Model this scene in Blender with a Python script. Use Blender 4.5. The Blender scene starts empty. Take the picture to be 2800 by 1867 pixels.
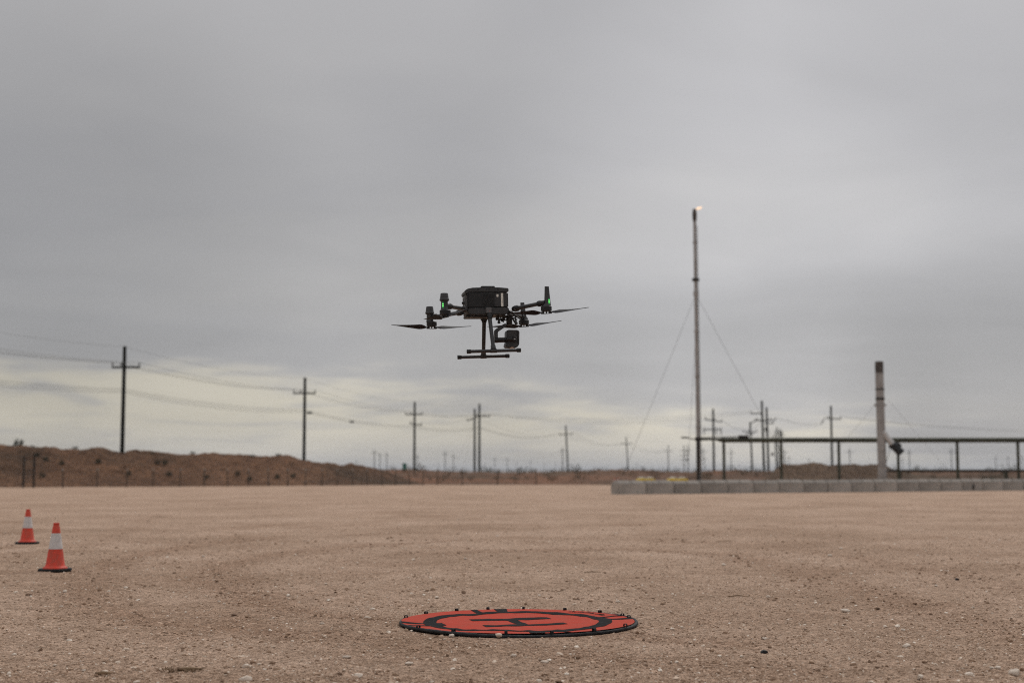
import bpy, bmesh, math, random
import numpy as np
from mathutils import Vector, Matrix, Euler

R = math.radians
sc = bpy.context.scene
col = sc.collection

# ------------------------------------------------------------------ camera
F = 2800 * 50.0 / 36.0            # focal length in photograph pixels (50 mm on 36 mm)
CAM_H = 0.95
PITCH = math.atan(354.5 / F)
cam_d = bpy.data.cameras.new('camera')
cam = bpy.data.objects.new('camera', cam_d)
col.objects.link(cam)
cam.location = (0, 0, CAM_H)
cam.rotation_euler = (math.pi / 2 + PITCH, 0, 0)
cam_d.lens = 50; cam_d.sensor_width = 36
cam_d.clip_start = 0.05; cam_d.clip_end = 40000
cam_d.dof.use_dof = True
cam_d.dof.focus_distance = 8.75
cam_d.dof.aperture_fstop = 2.1
sc.camera = cam

# ------------------------------------------------------------------ render / exposure
sc.render.engine = 'CYCLES'
sc.cycles.use_denoising = False
sc.cycles.max_bounces = 6
sc.cycles.volume_bounces = 0
sc.cycles.filter_width = 1.1
sc.view_settings.view_transform = 'Standard'
sc.view_settings.look = 'None'
sc.view_settings.exposure = 0.0
sc.view_settings.gamma = 1.0
sc.view_settings.use_curve_mapping = False

# ------------------------------------------------------------------ pixel helpers
def pdir(px, py):
    a = PITCH
    u = (px - 1400.0) / F; v = (933.5 - py) / F
    return Vector((u, math.cos(a) - v * math.sin(a), math.sin(a) + v * math.cos(a)))

def img(px, py, Y):                # point seen at that pixel, Y metres ahead
    d = pdir(px, py)
    return Vector((0, 0, CAM_H)) + d * (Y / d.y)

def gnd(px, py, z=0.0):            # point on the level z
    d = pdir(px, py)
    return Vector((0, 0, CAM_H)) + d * ((z - CAM_H) / d.z)

def ray_at_height(px, py, H):      # point on that pixel's ray at height H
    d = pdir(px, py)
    return Vector((0, 0, CAM_H)) + d * ((H - CAM_H) / d.z)

# ------------------------------------------------------------------ world: overcast sky
SUN_EL, SUN_AZ = R(46), R(20)     # azimuth from +Y towards +X
w = bpy.data.worlds.new('World'); sc.world = w; w.use_nodes = True
nt = w.node_tree; nt.nodes.clear()
N = nt.nodes.new; L = nt.links.new
def wmath(op, a, b=None, c=None, clamp=False):
    n = N('ShaderNodeMath'); n.operation = op; n.use_clamp = clamp
    for i, x in enumerate((a, b, c)):
        if x is None: continue
        if isinstance(x, (int, float)): n.inputs[i].default_value = x
        else: L(x, n.inputs[i])
    return n.outputs[0]
def wsmooth(x, a, b):
    n = N('ShaderNodeMapRange'); n.interpolation_type = 'SMOOTHSTEP'
    L(x, n.inputs[0]); n.inputs[1].default_value = a; n.inputs[2].default_value = b
    return n.outputs[0]
def wmix(f, a, b):
    n = N('ShaderNodeMix'); n.data_type = 'RGBA'
    if isinstance(f, (int, float)): n.inputs[0].default_value = f
    else: L(f, n.inputs[0])
    for i, x in ((6, a), (7, b)):
        if isinstance(x, tuple): n.inputs[i].default_value = (*x, 1)
        else: L(x, n.inputs[i])
    return n.outputs[2]
tc = N('ShaderNodeTexCoord'); sep = N('ShaderNodeSeparateXYZ'); L(tc.outputs['Generated'], sep.inputs[0])
X_, Y_, Z_ = sep.outputs
zc = wmath('MAXIMUM', Z_, 0.0)
den = wmath('ADD', zc, 0.10)
px_ = wmath('DIVIDE', X_, den); py_ = wmath('DIVIDE', Y_, den)
cmb = N('ShaderNodeCombineXYZ'); L(px_, cmb.inputs[0]); L(py_, cmb.inputs[1])
def cloud(scale, detail, off, rough=0.5, dist=0.0):
    m = N('ShaderNodeVectorMath'); m.operation = 'ADD'; L(cmb.outputs[0], m.inputs[0]); m.inputs[1].default_value = off
    n = N('ShaderNodeTexNoise'); n.inputs['Scale'].default_value = scale; n.inputs['Detail'].default_value = detail
    n.inputs['Roughness'].default_value = rough; n.inputs['Distortion'].default_value = dist
    L(m.outputs[0], n.inputs['Vector']); return n.outputs[0]
n1 = cloud(0.55, 4, (3.1, 1.7, 0), 0.5, 0.4)
n2 = cloud(1.6, 5, (7.3, 4.1, 0), 0.55, 0.6)
# brightness: overcast sky, brighter overhead (standard overcast distribution)
lift = wmath('MULTIPLY', wsmooth(Z_, 0.20, 1.0), 0.62)
lum = wmath('ADD', lift, 0.392)
nz = wmath('ADD', wmath('MULTIPLY', wmath('SUBTRACT', n1, 0.5), 0.50), wmath('MULTIPLY', wmath('SUBTRACT', n2, 0.5), 0.16))
lum = wmath('MULTIPLY', lum, wmath('ADD', nz, 1.0))
# broad thin and thick places of the cloud deck in front of the camera
def blob(px, py, inner, outer, amp, lm):
    d = pdir(px, py).normalized()
    v = N('ShaderNodeVectorMath'); v.operation = 'DOT_PRODUCT'
    nrm = N('ShaderNodeVectorMath'); nrm.operation = 'NORMALIZE'; L(tc.outputs['Generated'], nrm.inputs[0])
    L(nrm.outputs[0], v.inputs[0]); v.inputs[1].default_value = d
    s = wsmooth(v.outputs['Value'], math.cos(R(outer)), math.cos(R(inner)))
    return wmath('MULTIPLY', lm, wmath('ADD', wmath('MULTIPLY', s, amp), 1.0))
lum = blob(2400, 680, 0.5, 17, 0.44, lum)
lum = blob(2700, 60, 0.5, 9, -0.10, lum)
lum = blob(150, 650, 0.5, 12, -0.17, lum)
lum = blob(1500, 1020, 0.3, 5, -0.05, lum)
lum = blob(2780, 1080, 0.3, 8, -0.27, lum)
lum = blob(2250, 1040, 0.3, 6, -0.13, lum)
lum = blob(1800, 1010, 0.3, 5, -0.08, lum)
lum = blob(700, 1060, 0.3, 8, 0.06, lum)
# thin lit band low over the horizon with a cloud-edge above it
edge = wmath('ADD', wmath('MULTIPLY', wmath('SUBTRACT', n1, 0.5), 0.10), wmath('MULTIPLY', wmath('SUBTRACT', n2, 0.5), 0.05))
edge = wmath('ADD', edge, wmath('MULTIPLY', X_, -0.105))
band = wmath('SUBTRACT', 1.0, wsmooth(wmath('SUBTRACT', Z_, edge), 0.030, 0.060))
low = wmath('ADD', wmath('MULTIPLY', wsmooth(Z_, -0.005, 0.040), 0.6), 0.4)
bandn = wmath('MULTIPLY', wmath('MULTIPLY', band, low), wsmooth(n2, 0.05, 0.55))
lum = wmath('MULTIPLY', lum, wmath('ADD', wmath('MULTIPLY', bandn, 0.40), 1.0))
cool = (1.004, 0.990, 1.006); warm = (1.075, 1.0, 0.84)
tint = wmix(wmath('ADD', wmath('MULTIPLY', bandn, 1.0), wmath('MULTIPLY', wsmooth(n1, 0.45, 0.7), 0.12), clamp=True), cool, warm)
vm = N('ShaderNodeVectorMath'); vm.operation = 'SCALE'; L(tint, vm.inputs[0]); L(lum, vm.inputs[3])
sky = N('ShaderNodeTexSky'); sky.sky_type = 'NISHITA'; sky.sun_disc = False
sky.sun_elevation = SUN_EL; sky.sun_rotation = SUN_AZ
sk = N('ShaderNodeVectorMath'); sk.operation = 'SCALE'; L(sky.outputs[0], sk.inputs[0]); sk.inputs[3].default_value = 0.07
mixs = wmix(0.06, vm.outputs[0], sk.outputs[0])
bg = N('ShaderNodeBackground'); L(mixs, bg.inputs[0]); bg.inputs[1].default_value = 1.0
out = N('ShaderNodeOutputWorld'); L(bg.outputs[0], out.inputs[0])

# ------------------------------------------------------------------ sun behind the clouds
sd = bpy.data.lights.new('sun', 'SUN'); sd.energy = 1.35; sd.angle = R(35); sd.color = (1.0, 0.96, 0.90)
sun = bpy.data.objects.new('sun', sd); col.objects.link(sun)
sv = Vector((math.sin(SUN_AZ) * math.cos(SUN_EL), math.cos(SUN_AZ) * math.cos(SUN_EL), math.sin(SUN_EL)))
sun.rotation_euler = sv.to_track_quat('Z', 'Y').to_euler()

# ------------------------------------------------------------------ materials
MATS = {}
def mat(name, base, rough=0.7, metal=0.0, var=0.0, scale=8.0, bump=0.0, bscale=40.0, c2=None, spec=0.3, emit=None, estr=0.0, detail=4, obj_rand=0.0):
    if name in MATS: return MATS[name]
    m = bpy.data.materials.new(name); m.use_nodes = True; MATS[name] = m
    t = m.node_tree; b = t.nodes['Principled BSDF']
    b.inputs['Roughness'].default_value = rough; b.inputs['Metallic'].default_value = metal
    b.inputs['Specular IOR Level'].default_value = spec
    b.inputs['Base Color'].default_value = (*base, 1)
    co = t.nodes.new('ShaderNodeTexCoord')
    last = None
    if var > 0 or c2:
        n = t.nodes.new('ShaderNodeTexNoise'); n.inputs['Scale'].default_value = scale; n.inputs['Detail'].default_value = detail
        t.links.new(co.outputs['Object'], n.inputs['Vector'])
        r = t.nodes.new('ShaderNodeValToRGB')
        lo = tuple(max(0, x * (1 - var)) for x in base) if not c2 else c2
        hi = tuple(min(1, x * (1 + var)) for x in base) if not c2 else base
        r.color_ramp.elements[0].position = 0.35; r.color_ramp.elements[1].position = 0.65
        r.color_ramp.elements[0].color = (*lo, 1); r.color_ramp.elements[1].color = (*hi, 1)
        t.links.new(n.outputs[0], r.inputs[0]); last = r.outputs[0]
    if obj_rand > 0:
        oi = t.nodes.new('ShaderNodeObjectInfo'); h = t.nodes.new('ShaderNodeHueSaturation')
        mr = t.nodes.new('ShaderNodeMapRange'); mr.inputs[3].default_value = 1 - obj_rand; mr.inputs[4].default_value = 1 + obj_rand
        t.links.new(oi.outputs['Random'], mr.inputs[0]); t.links.new(mr.outputs[0], h.inputs['Value'])
        if last: t.links.new(last, h.inputs['Color'])
        else: h.inputs['Color'].default_value = (*base, 1)
        last = h.outputs[0]
    if last: t.links.new(last, b.inputs['Base Color'])
    if bump > 0:
        n = t.nodes.new('ShaderNodeTexNoise'); n.inputs['Scale'].default_value = bscale; n.inputs['Detail'].default_value = 5
        t.links.new(co.outputs['Object'], n.inputs['Vector'])
        bp = t.nodes.new('ShaderNodeBump'); bp.inputs['Strength'].default_value = bump; bp.inputs['Distance'].default_value = 0.02
        t.links.new(n.outputs[0], bp.inputs['Height']); t.links.new(bp.outputs[0], b.inputs['Normal'])
    if emit:
        b.inputs['Emission Color'].default_value = (*emit, 1); b.inputs['Emission Strength'].default_value = estr
    return m

# ------------------------------------------------------------------ mesh helpers
class MB:
    def __init__(self): self.v = []; self.f = []
    def add(self, vs, fs):
        k = len(self.v); self.v += [tuple(x) for x in vs]; self.f += [tuple(i + k for i in f) for f in fs]
    def box(self, c, s, rot=None):
        c = Vector(c); q = rot or Matrix.Identity(3)
        vs = [c + q @ Vector((x * s[0] / 2, y * s[1] / 2, z * s[2] / 2)) for x in (-1, 1) for y in (-1, 1) for z in (-1, 1)]
        self.add(vs, [(0, 1, 3, 2), (4, 6, 7, 5), (0, 4, 5, 1), (2, 3, 7, 6), (0, 2, 6, 4), (1, 5, 7, 3)])
    def tube(self, pts, r, n=8, cap=True):
        pts = [Vector(p) for p in pts]
        rs = r if isinstance(r, (list, tuple)) else [r] * len(pts)
        vs, fs = [], []; prev = None
        for i, p in enumerate(pts):
            a = pts[max(i - 1, 0)]; b = pts[min(i + 1, len(pts) - 1)]
            t = (b - a).normalized() if (b - a).length > 1e-9 else Vector((0, 0, 1))
            u = prev - t * prev.dot(t) if prev else (Vector((0, 0, 1)) if abs(t.z) < 0.9 else Vector((1, 0, 0)))
            if not prev: u = u - t * u.dot(t)
            u.normalize(); prev = u; v = t.cross(u)
            for k in range(n):
                an = 2 * math.pi * k / n
                vs.append(p + (u * math.cos(an) + v * math.sin(an)) * rs[i])
        for i in range(len(pts) - 1):
            for k in range(n):
                fs.append((i * n + k, i * n + (k + 1) % n, (i + 1) * n + (k + 1) % n, (i + 1) * n + k))
        if cap:
            fs.append(tuple(range(n - 1, -1, -1))); m = (len(pts) - 1) * n; fs.append(tuple(range(m, m + n)))
        self.add(vs, fs)
    def lathe(self, prof, c=(0, 0, 0), n=24, axis=None):
        # prof: (r, z) list along +Z (or along axis)
        c = Vector(c); q = (Vector(axis).normalized().to_track_quat('Z', 'Y').to_matrix() if axis is not None else Matrix.Identity(3))
        vs = [c + q @ Vector((r * math.cos(2 * math.pi * k / n), r * math.sin(2 * math.pi * k / n), z)) for r, z in prof for k in range(n)]
        fs = [(i * n + k, i * n + (k + 1) % n, (i + 1) * n + (k + 1) % n, (i + 1) * n + k) for i in range(len(prof) - 1) for k in range(n)]
        fs.append(tuple(range(n - 1, -1, -1))); m = (len(prof) - 1) * n; fs.append(tuple(range(m, m + n)))
        self.add(vs, fs)
    def prism(self, poly, y0, y1):      # polygon in XZ extruded along Y
        n = len(poly)
        vs = [(x, y0, z) for x, z in poly] + [(x, y1, z) for x, z in poly]
        fs = [tuple(range(n)), tuple(range(2 * n - 1, n - 1, -1))] + [(i, i + n, (i + 1) % n + n, (i + 1) % n) for i in range(n)]
        self.add(vs, fs)
    def build(self, name, m, parent=None, smooth=False, bevel=0.0, seg=2, loc=None):
        me = bpy.data.meshes.new(name); me.from_pydata(self.v, [], self.f); me.update()
        bm = bmesh.new(); bm.from_mesh(me); bmesh.ops.recalc_face_normals(bm, faces=bm.faces)
        if bevel > 0:
            es = [e for e in bm.edges if len(e.link_faces) == 2 and e.calc_face_angle(0) > 0.5]
            bmesh.ops.bevel(bm, geom=es, offset=bevel, segments=seg, affect='EDGES', clamp_overlap=True)
        if smooth:
            for f in bm.faces: f.smooth = True
            for e in bm.edges:
                if len(e.link_faces) == 2 and e.calc_face_angle(0) > 0.7: e.smooth = False
        bm.to_mesh(me); bm.free()
        return link(name, me, m, parent, loc)

def link(name, me, m, parent=None, loc=None):
    o = bpy.data.objects.new(name, me); col.objects.link(o)
    if m and me is not None and not me.materials: me.materials.append(m)
    if parent: o.parent = parent
    if loc is not None: o.location = loc
    return o
def tag(o, label=None, cat=None, group=None, kind=None):
    if label: o['label'] = label
    if cat: o['category'] = cat
    if group: o['group'] = group
    if kind: o['kind'] = kind
    return o
def thing(name, label, cat, loc=(0, 0, 0), group=None):
    o = bpy.data.objects.new(name, None); col.objects.link(o); o.location = loc; o.empty_display_size = 0.2
    return tag(o, label, cat, group)
def shift(mb, p):                      # mesh data given in world points -> relative to p
    mb.v = [(x - p[0], y - p[1], z - p[2]) for x, y, z in mb.v]; return mb
def mesh_np(name, V, Fq, smooth=True):
    me = bpy.data.meshes.new(name)
    V = np.ascontiguousarray(V, dtype=np.float32); Fq = np.ascontiguousarray(Fq, dtype=np.int32)
    k = Fq.shape[1]
    me.vertices.add(len(V)); me.vertices.foreach_set('co', V.ravel())
    me.loops.add(Fq.size); me.loops.foreach_set('vertex_index', Fq.ravel())
    me.polygons.add(len(Fq)); me.polygons.foreach_set('loop_start', np.arange(0, Fq.size, k, dtype=np.int32))
    me.polygons.foreach_set('loop_total', np.full(len(Fq), k, dtype=np.int32))
    if smooth: me.polygons.foreach_set('use_smooth', np.ones(len(Fq), dtype=bool))
    me.update(calc_edges=True); me.validate()
    return me
def grid_faces(nx, ny):
    i = np.arange(nx - 1)[:, None]; j = np.arange(ny - 1)[None, :]
    a = i * ny + j
    return np.stack([a, a + ny, a + ny + 1, a + 1], -1).reshape(-1, 4)

# value noise
def _h(i, j, s):
    n = (i * 374761393 + j * 668265263 + s * 2147483647 * 7) & 0xFFFFFFFF
    n = ((n ^ (n >> 13)) * 1274126177) & 0xFFFFFFFF
    return ((n ^ (n >> 16)) & 0xFFFFFF) / float(0xFFFFFF)
def vnoise(x, y, s=0):
    x = np.asarray(x, dtype=np.float64); y = np.asarray(y, dtype=np.float64)
    i = np.floor(x).astype(np.int64); j = np.floor(y).astype(np.int64)
    u = x - i; v = y - j; u = u * u * (3 - 2 * u); v = v * v * (3 - 2 * v)
    return (_h(i, j, s) * (1 - u) + _h(i + 1, j, s) * u) * (1 - v) + (_h(i, j + 1, s) * (1 - u) + _h(i + 1, j + 1, s) * u) * v - 0.5
def fbm(x, y, s=0, o=3):
    t = 0; a = 1.0
    for k in range(o): t = t + a * vnoise(x * 2 ** k + 17.3 * k, y * 2 ** k - 9.1 * k, s + k); a *= 0.5
    return t
def sstep(a, b, x):
    t = np.clip((x - a) / (b - a), 0, 1); return t * t * (3 - 2 * t)

# ------------------------------------------------------------------ soil materials
def soil_material(name, tones, patch, near_scale=1.0, pale=None, attr=None, bump=0.6, rough=0.95, patchiness=1.0):
    m = bpy.data.materials.new(name); m.use_nodes = True; t = m.node_tree
    b = t.nodes['Principled BSDF']; b.inputs['Roughness'].default_value = rough; b.inputs['Specular IOR Level'].default_value = 0.15
    n = t.nodes.new; l = t.links.new
    co = n('ShaderNodeTexCoord')
    def noise(scale, det, rough_=0.55, vec=None):
        k = n('ShaderNodeTexNoise'); k.inputs['Scale'].default_value = scale; k.inputs['Detail'].default_value = det
        k.inputs['Roughness'].default_value = rough_; l(vec or co.outputs['Object'], k.inputs['Vector']); return k.outputs[0]
    def ramp(x, stops):
        r = n('ShaderNodeValToRGB'); e = r.color_ramp.elements
        while len(e) < len(stops): e.new(0.5)
        for q, (p, c) in zip(e, stops): q.position = p; q.color = (*c, 1) if len(c) == 3 else c
        l(x, r.inputs[0]); return r.outputs[0]
    def mix(f, a, bb, mode='MIX'):
        k = n('ShaderNodeMix'); k.data_type = 'RGBA'; k.blend_type = mode
        if isinstance(f, (int, float)): k.inputs[0].default_value = f
        else: l(f, k.inputs[0])
        for i, x in ((6, a), (7, bb)):
            if isinstance(x, tuple): k.inputs[i].default_value = (*x, 1)
            else: l(x, k.inputs[i])
        return k.outputs[2]
    base = ramp(noise(0.35 * near_scale, 6, 0.6), [(0.36, tones[0]), (0.5, tones[1]), (0.66, tones[2])])
    if patch:
        pm = ramp(noise(0.9 * near_scale, 5, 0.65), [(0.50, (0, 0, 0)), (0.68, (patchiness,) * 3)])
        base = mix(pm, base, patch)
    if attr:
        at = n('ShaderNodeAttribute'); at.attribute_name = attr
        base = mix(at.outputs['Fac'], base, patch)
    # grain at several sizes, darkened pits painting in tiny shadows between stones
    g1 = ramp(noise(95 * near_scale, 3, 0.7), [(0.36, (0.40, 0.37, 0.35)), (0.5, (1, 1, 1)), (0.66, (1.42, 1.43, 1.44))])
    g2 = ramp(noise(28 * near_scale, 4, 0.65), [(0.36, (0.62, 0.59, 0.56)), (0.52, (1, 1, 1)), (0.66, (1.20, 1.20, 1.20))])
    g3 = ramp(noise(5 * near_scale, 5, 0.7), [(0.38, (0.84, 0.82, 0.80)), (0.62, (1.10, 1.10, 1.11))])
    c = mix(1.0, mix(1.0, mix(1.0, base, g1, 'MULTIPLY'), g2, 'MULTIPLY'), g3, 'MULTIPLY')
    vo = n('ShaderNodeTexVoronoi'); vo.inputs['Scale'].default_value = 42 * near_scale; l(co.outputs['Object'], vo.inputs['Vector'])
    if pale:
        sp = n('ShaderNodeSeparateColor'); l(vo.outputs['Color'], sp.inputs[0])
        f = ramp(sp.outputs[0], [(0.88, (0, 0, 0)), (0.92, (0.6, 0.6, 0.6))])
        d = ramp(vo.outputs['Distance'], [(0.25, (1, 1, 1)), (0.42, (0, 0, 0))])
        c = mix(mix(1.0, f, d, 'MULTIPLY'), c, pale)
        f2 = ramp(sp.outputs[1], [(0.88, (0, 0, 0)), (0.90, (0.6, 0.6, 0.6))])
        c = mix(mix(1.0, f2, d, 'MULTIPLY'), c, tuple(x * 0.35 for x in tones[0]))
    l(c, b.inputs['Base Color'])
    h1 = noise(60 * near_scale, 5, 0.75); h2 = noise(160 * near_scale, 3, 0.7)
    ad = n('ShaderNodeMath'); ad.operation = 'MULTIPLY_ADD'; l(h2, ad.inputs[0]); ad.inputs[1].default_value = 0.5; l(h1, ad.inputs[2])
    ad2 = n('ShaderNodeMath'); ad2.operation = 'MULTIPLY_ADD'; l(vo.outputs['Distance'], ad2.inputs[0]); ad2.inputs[1].default_value = -0.5; l(ad.outputs[0], ad2.inputs[2])
    bp = n('ShaderNodeBump'); bp.inputs['Strength'].default_value = bump; bp.inputs['Distance'].default_value = 0.02 / near_scale
    l(ad2.outputs[0], bp.inputs['Height']); l(bp.outputs[0], b.inputs['Normal'])
    return m

M_GRAVEL = soil_material('gravel_soil', [(0.380, 0.260, 0.182), (0.465, 0.328, 0.238), (0.535, 0.388, 0.291)], (0.315, 0.196, 0.128), 1.0, pale=(0.60, 0.50, 0.40), attr='worn', bump=0.85, patchiness=0.5)
M_BERM = soil_material('berm_soil', [(0.112, 0.060, 0.034), (0.195, 0.101, 0.055), (0.295, 0.158, 0.088)], (0.076, 0.047, 0.027), 0.075, bump=1.0)
M_BANK = soil_material('bank_soil', [(0.10, 0.062, 0.040), (0.165, 0.092, 0.058), (0.25, 0.115, 0.062)], (0.075, 0.058, 0.036), 0.12)
M_PLAIN = soil_material('plain_soil', [(0.14, 0.095, 0.06), (0.22, 0.14, 0.09), (0.27, 0.16, 0.10)], (0.10, 0.085, 0.05), 0.03, bump=0.2)
M_HILL = mat('hill_rock', (0.12, 0.11, 0.10), 0.95, var=0.2, scale=0.003)

# ------------------------------------------------------------------ landing pad position (needed by the ground)
PADC = gnd(1415.5, 1699.5, 0.012); PADR = 0.735
PADROT = R(16); PADC.z = 0.001

# ------------------------------------------------------------------ gravel yard
def yard_height(x, y, fade=1.0):
    big = 0.030 * fbm(x / 6.0, y / 6.0, 11, 3) * (1 - 0.5 * sstep(15, 40, y))
    mid = 0.016 * fbm(x / 0.7, y / 0.9, 23, 3) * (1 - 0.75 * sstep(12, 32, y))
    worn = worn_mask(x, y)
    rough = fbm(x / 0.055, y / 0.055, 37, 3)
    rough = np.sign(rough) * np.abs(rough) ** 1.2
    fine = (0.0085 + 0.012 * worn) * rough + 0.004 * vnoise(x / 0.02, y / 0.02, 53)
    h = big + mid + fine * fade - 0.012 * worn
    d = np.hypot(x - PADC.x, y - PADC.y)
    k = sstep(PADR - 0.02, PADR + 0.35, d)
    return h * (0.35 + 0.65 * k) * np.where(d < PADR, 0.4, 1.0) - 0.012 * (1 - sstep(PADR - 0.1, PADR + 0.02, d))
TRACKS = [
    ([(1.2, 7.0), (-0.4, 8.0), (-2.3, 9.2), (-3.16, 10.6), (-4.06, 13.6), (-4.35, 16.3), (-4.2, 18.5), (-3.6, 20.5)], 0.30, 0.95),
    ([(1.2, 8.1), (-0.6, 9.1), (-1.39, 9.8), (-1.76, 10.4), (-2.46, 12.2), (-2.94, 14.2), (-2.84, 16.3), (-2.0, 18.6), (-0.6, 20.0)], 0.30, 1.0),
    ([(3.4, 7.6), (3.0, 8.8), (2.85, 10.0), (2.80, 12.4), (2.75, 14.4), (2.3, 16.6), (1.5, 17.6), (0.6, 17.6), (-0.8, 16.9)], 0.32, 0.85),
    ([(5.4, 9.0), (4.5, 11.2), (4.1, 13.6), (3.8, 16.0), (3.2, 18.6), (1.8, 20.2), (0.0, 20.6)], 0.30, 0.6),
    ([(-6.5, 12.0), (-5.6, 15.5), (-5.6, 19.0), (-6.4, 24.0), (-8.0, 32.0)], 0.28, 0.5),
    ([(-4.5, 6.2), (-2.5, 6.9), (0.0, 6.6), (2.5, 6.2)], 0.22, 0.45),
    ]
def worn_mask(x, y):
    nz = fbm(x / 1.1, y / 1.6, 71, 4)
    m = np.zeros_like(np.asarray(x, dtype=np.float64))
    # wheel tracks scraped into the surface (plan positions in metres)
    for pts, wd, a in TRACKS:
        d = np.full_like(m, 99.0)
        for (x0, y0), (x1, y1) in zip(pts[:-1], pts[1:]):
            lx, ly = x1 - x0, y1 - y0; t = np.clip(((x - x0) * lx + (y - y0) * ly) / (lx * lx + ly * ly), 0, 1)
            d = np.minimum(d, np.hypot(x - x0 - t * lx, y - y0 - t * ly))
        d = np.abs(d + 0.30 * nz)
        m = np.maximum(m, a * np.exp(-(d / wd) ** 2) * (0.6 + 0.9 * np.clip(nz + 0.25, 0, 1)))
    m = np.maximum(m, 0.8 * sstep(0.28, 0.75, nz + 0.35 * fbm(x / 5, y / 5, 91, 2)))
    return np.clip(m, 0, 1)

def axis_x():
    a = list(np.arange(0, 5.0, 0.018)); s = 0.018
    while a[-1] < 150: s *= 1.085; a.append(a[-1] + s)
    a = np.array(a); return np.concatenate([-a[:0:-1], a])
def axis_y():
    a = [5.0]; s = 0.05
    while a[-1] > -40: s *= 1.25; a.append(a[-1] - s)
    a = a[::-1]
    while a[-1] < 101: a.append(a[-1] + max(0.022, 0.0048 * a[-1]))
    return np.array(a)
ax, ay = axis_x(), axis_y()
GX, GY = np.meshgrid(ax, ay, indexing='ij')
dx = np.gradient(ax)[:, None]; dy = np.gradient(ay)[None, :]
fade = 1.0 - sstep(0.02, 0.20, dx + 0 * dy) ; fade = fade * (1 - 0.75 * sstep(0.04, 0.16, dy + 0 * dx)) * (dy < 0.6)
GZ = yard_height(GX, GY, fade)
me = mesh_np('gravel_yard', np.stack([GX, GY, GZ], -1).reshape(-1, 3), grid_faces(len(ax), len(ay)))
at = me.attributes.new('worn', 'FLOAT', 'POINT'); at.data.foreach_set('value', (0.75 * worn_mask(GX, GY)).astype(np.float32).ravel())
tag(link('gravel_yard', me, M_GRAVEL), kind='structure')

# ------------------------------------------------------------------ plain out to the horizon, far hills
def axis_far(lo, hi, c=0.0):
    a = [0.0]; s = 4.0
    while a[-1] < hi: a.append(a[-1] + s); s *= 1.07
    a = np.array(a); return np.concatenate([-a[:0:-1], a])
px_a = axis_far(-12000, 12000)
X2, Y2 = np.meshgrid(px_a, px_a + 60.0, indexing='ij')
Z2 = -0.10 + 0.10 * fbm(X2 / 40, Y2 / 40, 5, 3) * (np.hypot(X2, Y2) > 130)
me = mesh_np('ground', np.stack([X2, Y2, Z2], -1).reshape(-1, 3), grid_faces(len(px_a), len(px_a)))
tag(link('ground', me, M_PLAIN), kind='structure')

xs = np.linspace(-6500, 6500, 320)
prof = 13 + 12 * fbm(xs / 1100, xs * 0, 41, 4) + 5 * fbm(xs / 180, xs * 0 + 3, 43, 3)
prof = np.maximum(prof, 1.5)
V = []
for t_, k in ((0, 0.0), (250, 0.45), (420, 0.85), (560, 1.0), (800, 0.5), (1100, 0.0)):
    V.append(np.stack([xs, np.full_like(xs, 7000 + t_), prof * k - 0.6 + 0.0 * xs], -1))
V = np.stack(V, 1).reshape(-1, 3)
tag(link('hills', mesh_np('hills', V, grid_faces(320, 6)), M_HILL), kind='structure')

# ------------------------------------------------------------------ earth banks
def bank(name, crest, yf, rise, top, back, m, seed, n=420, amp=0.22, cell=1.6):
    pxs = np.linspace(crest[0][0], crest[-1][0], n)
    yc = np.interp(pxs, [c[0] for c in crest], [c[1] for c in crest])
    fy = np.interp(pxs, [c[0] for c in yf], [c[1] for c in yf])
    rows = []
    ts = list(np.linspace(0, 1, 26)) + [1 + top / rise * k for k in (0.33, 0.66, 1.0)] + [1 + (top + back * k) / rise for k in (0.2, 0.4, 0.6, 0.8, 1.0)]
    P = np.zeros((n, len(ts), 3))
    for i in range(n):
        Yc = fy[i] + rise
        p = img(pxs[i], yc[i], Yc); hz = max(p.z, 0.02)
        for j, t in enumerate(ts):
            Yj = fy[i] - 0.5 + t * rise
            if t <= 1: z = hz * (t ** 1.15 * 0.72 + 0.28 * (3 * t * t - 2 * t ** 3))
            elif t <= 1 + top / rise + 1e-6: z = hz * (1 - 0.03 * (t - 1) * rise)
            else: z = hz * max(0.0, 1 - ((t - 1) * rise - top) / back) * 0.95
            P[i, j] = (p.x / Yc * Yj, Yj, z - 0.12 * (t == 0) - 0.12 * (j == len(ts) - 1))
    T = np.array(ts)[None, :]
    env = np.clip(T * 4, 0, 1) * np.where(T > 0.85, np.clip(1.0 - (T - 0.85) * 3.0, 0.45, 1), 1.0)
    P[..., 2] += 0.07 * np.clip(T * 4, 0, 1) * 2.0 * fbm(P[..., 0] / 0.40, P[..., 1] / 0.40, seed + 60, 2) * np.clip(P[..., 2], 0.2, 1)
    P[..., 2] += env * amp * (fbm(P[..., 0] / cell, P[..., 1] / (cell * 0.8), seed, 4)) * np.clip(P[..., 2] / 1.0, 0.15, 1)
    me = mesh_np(name, P.reshape(-1, 3), grid_faces(n, len(ts)))
    o = link(name, me, m); tag(o, kind='structure'); return P
berm_crest = [(-1800, 1216), (-600, 1214), (-200, 1220), (0, 1214), (50, 1221), (92, 1219), (140, 1219), (170, 1226), (190, 1229), (225, 1226), (257, 1221), (300, 1229), (335, 1239), (350, 1233), (365, 1229), (400, 1231), (425, 1238), (470, 1239), (500, 1240), (560, 1238), (640, 1243), (690, 1246), (740, 1246), (770, 1244), (805, 1249), (834, 1256), (880, 1264), (900, 1263), (930, 1270), (960, 1267), (1000, 1275), (1040, 1284), (1080, 1297), (1120, 1310), (1160, 1322)]
BERM = bank('earth_berm', berm_crest, [(-1800, 80), (0, 85), (178, 86.5), (500, 90), (900, 96), (1160, 101)], 9.0, 2.0, 7.0, M_BERM, 5, n=620)
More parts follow.
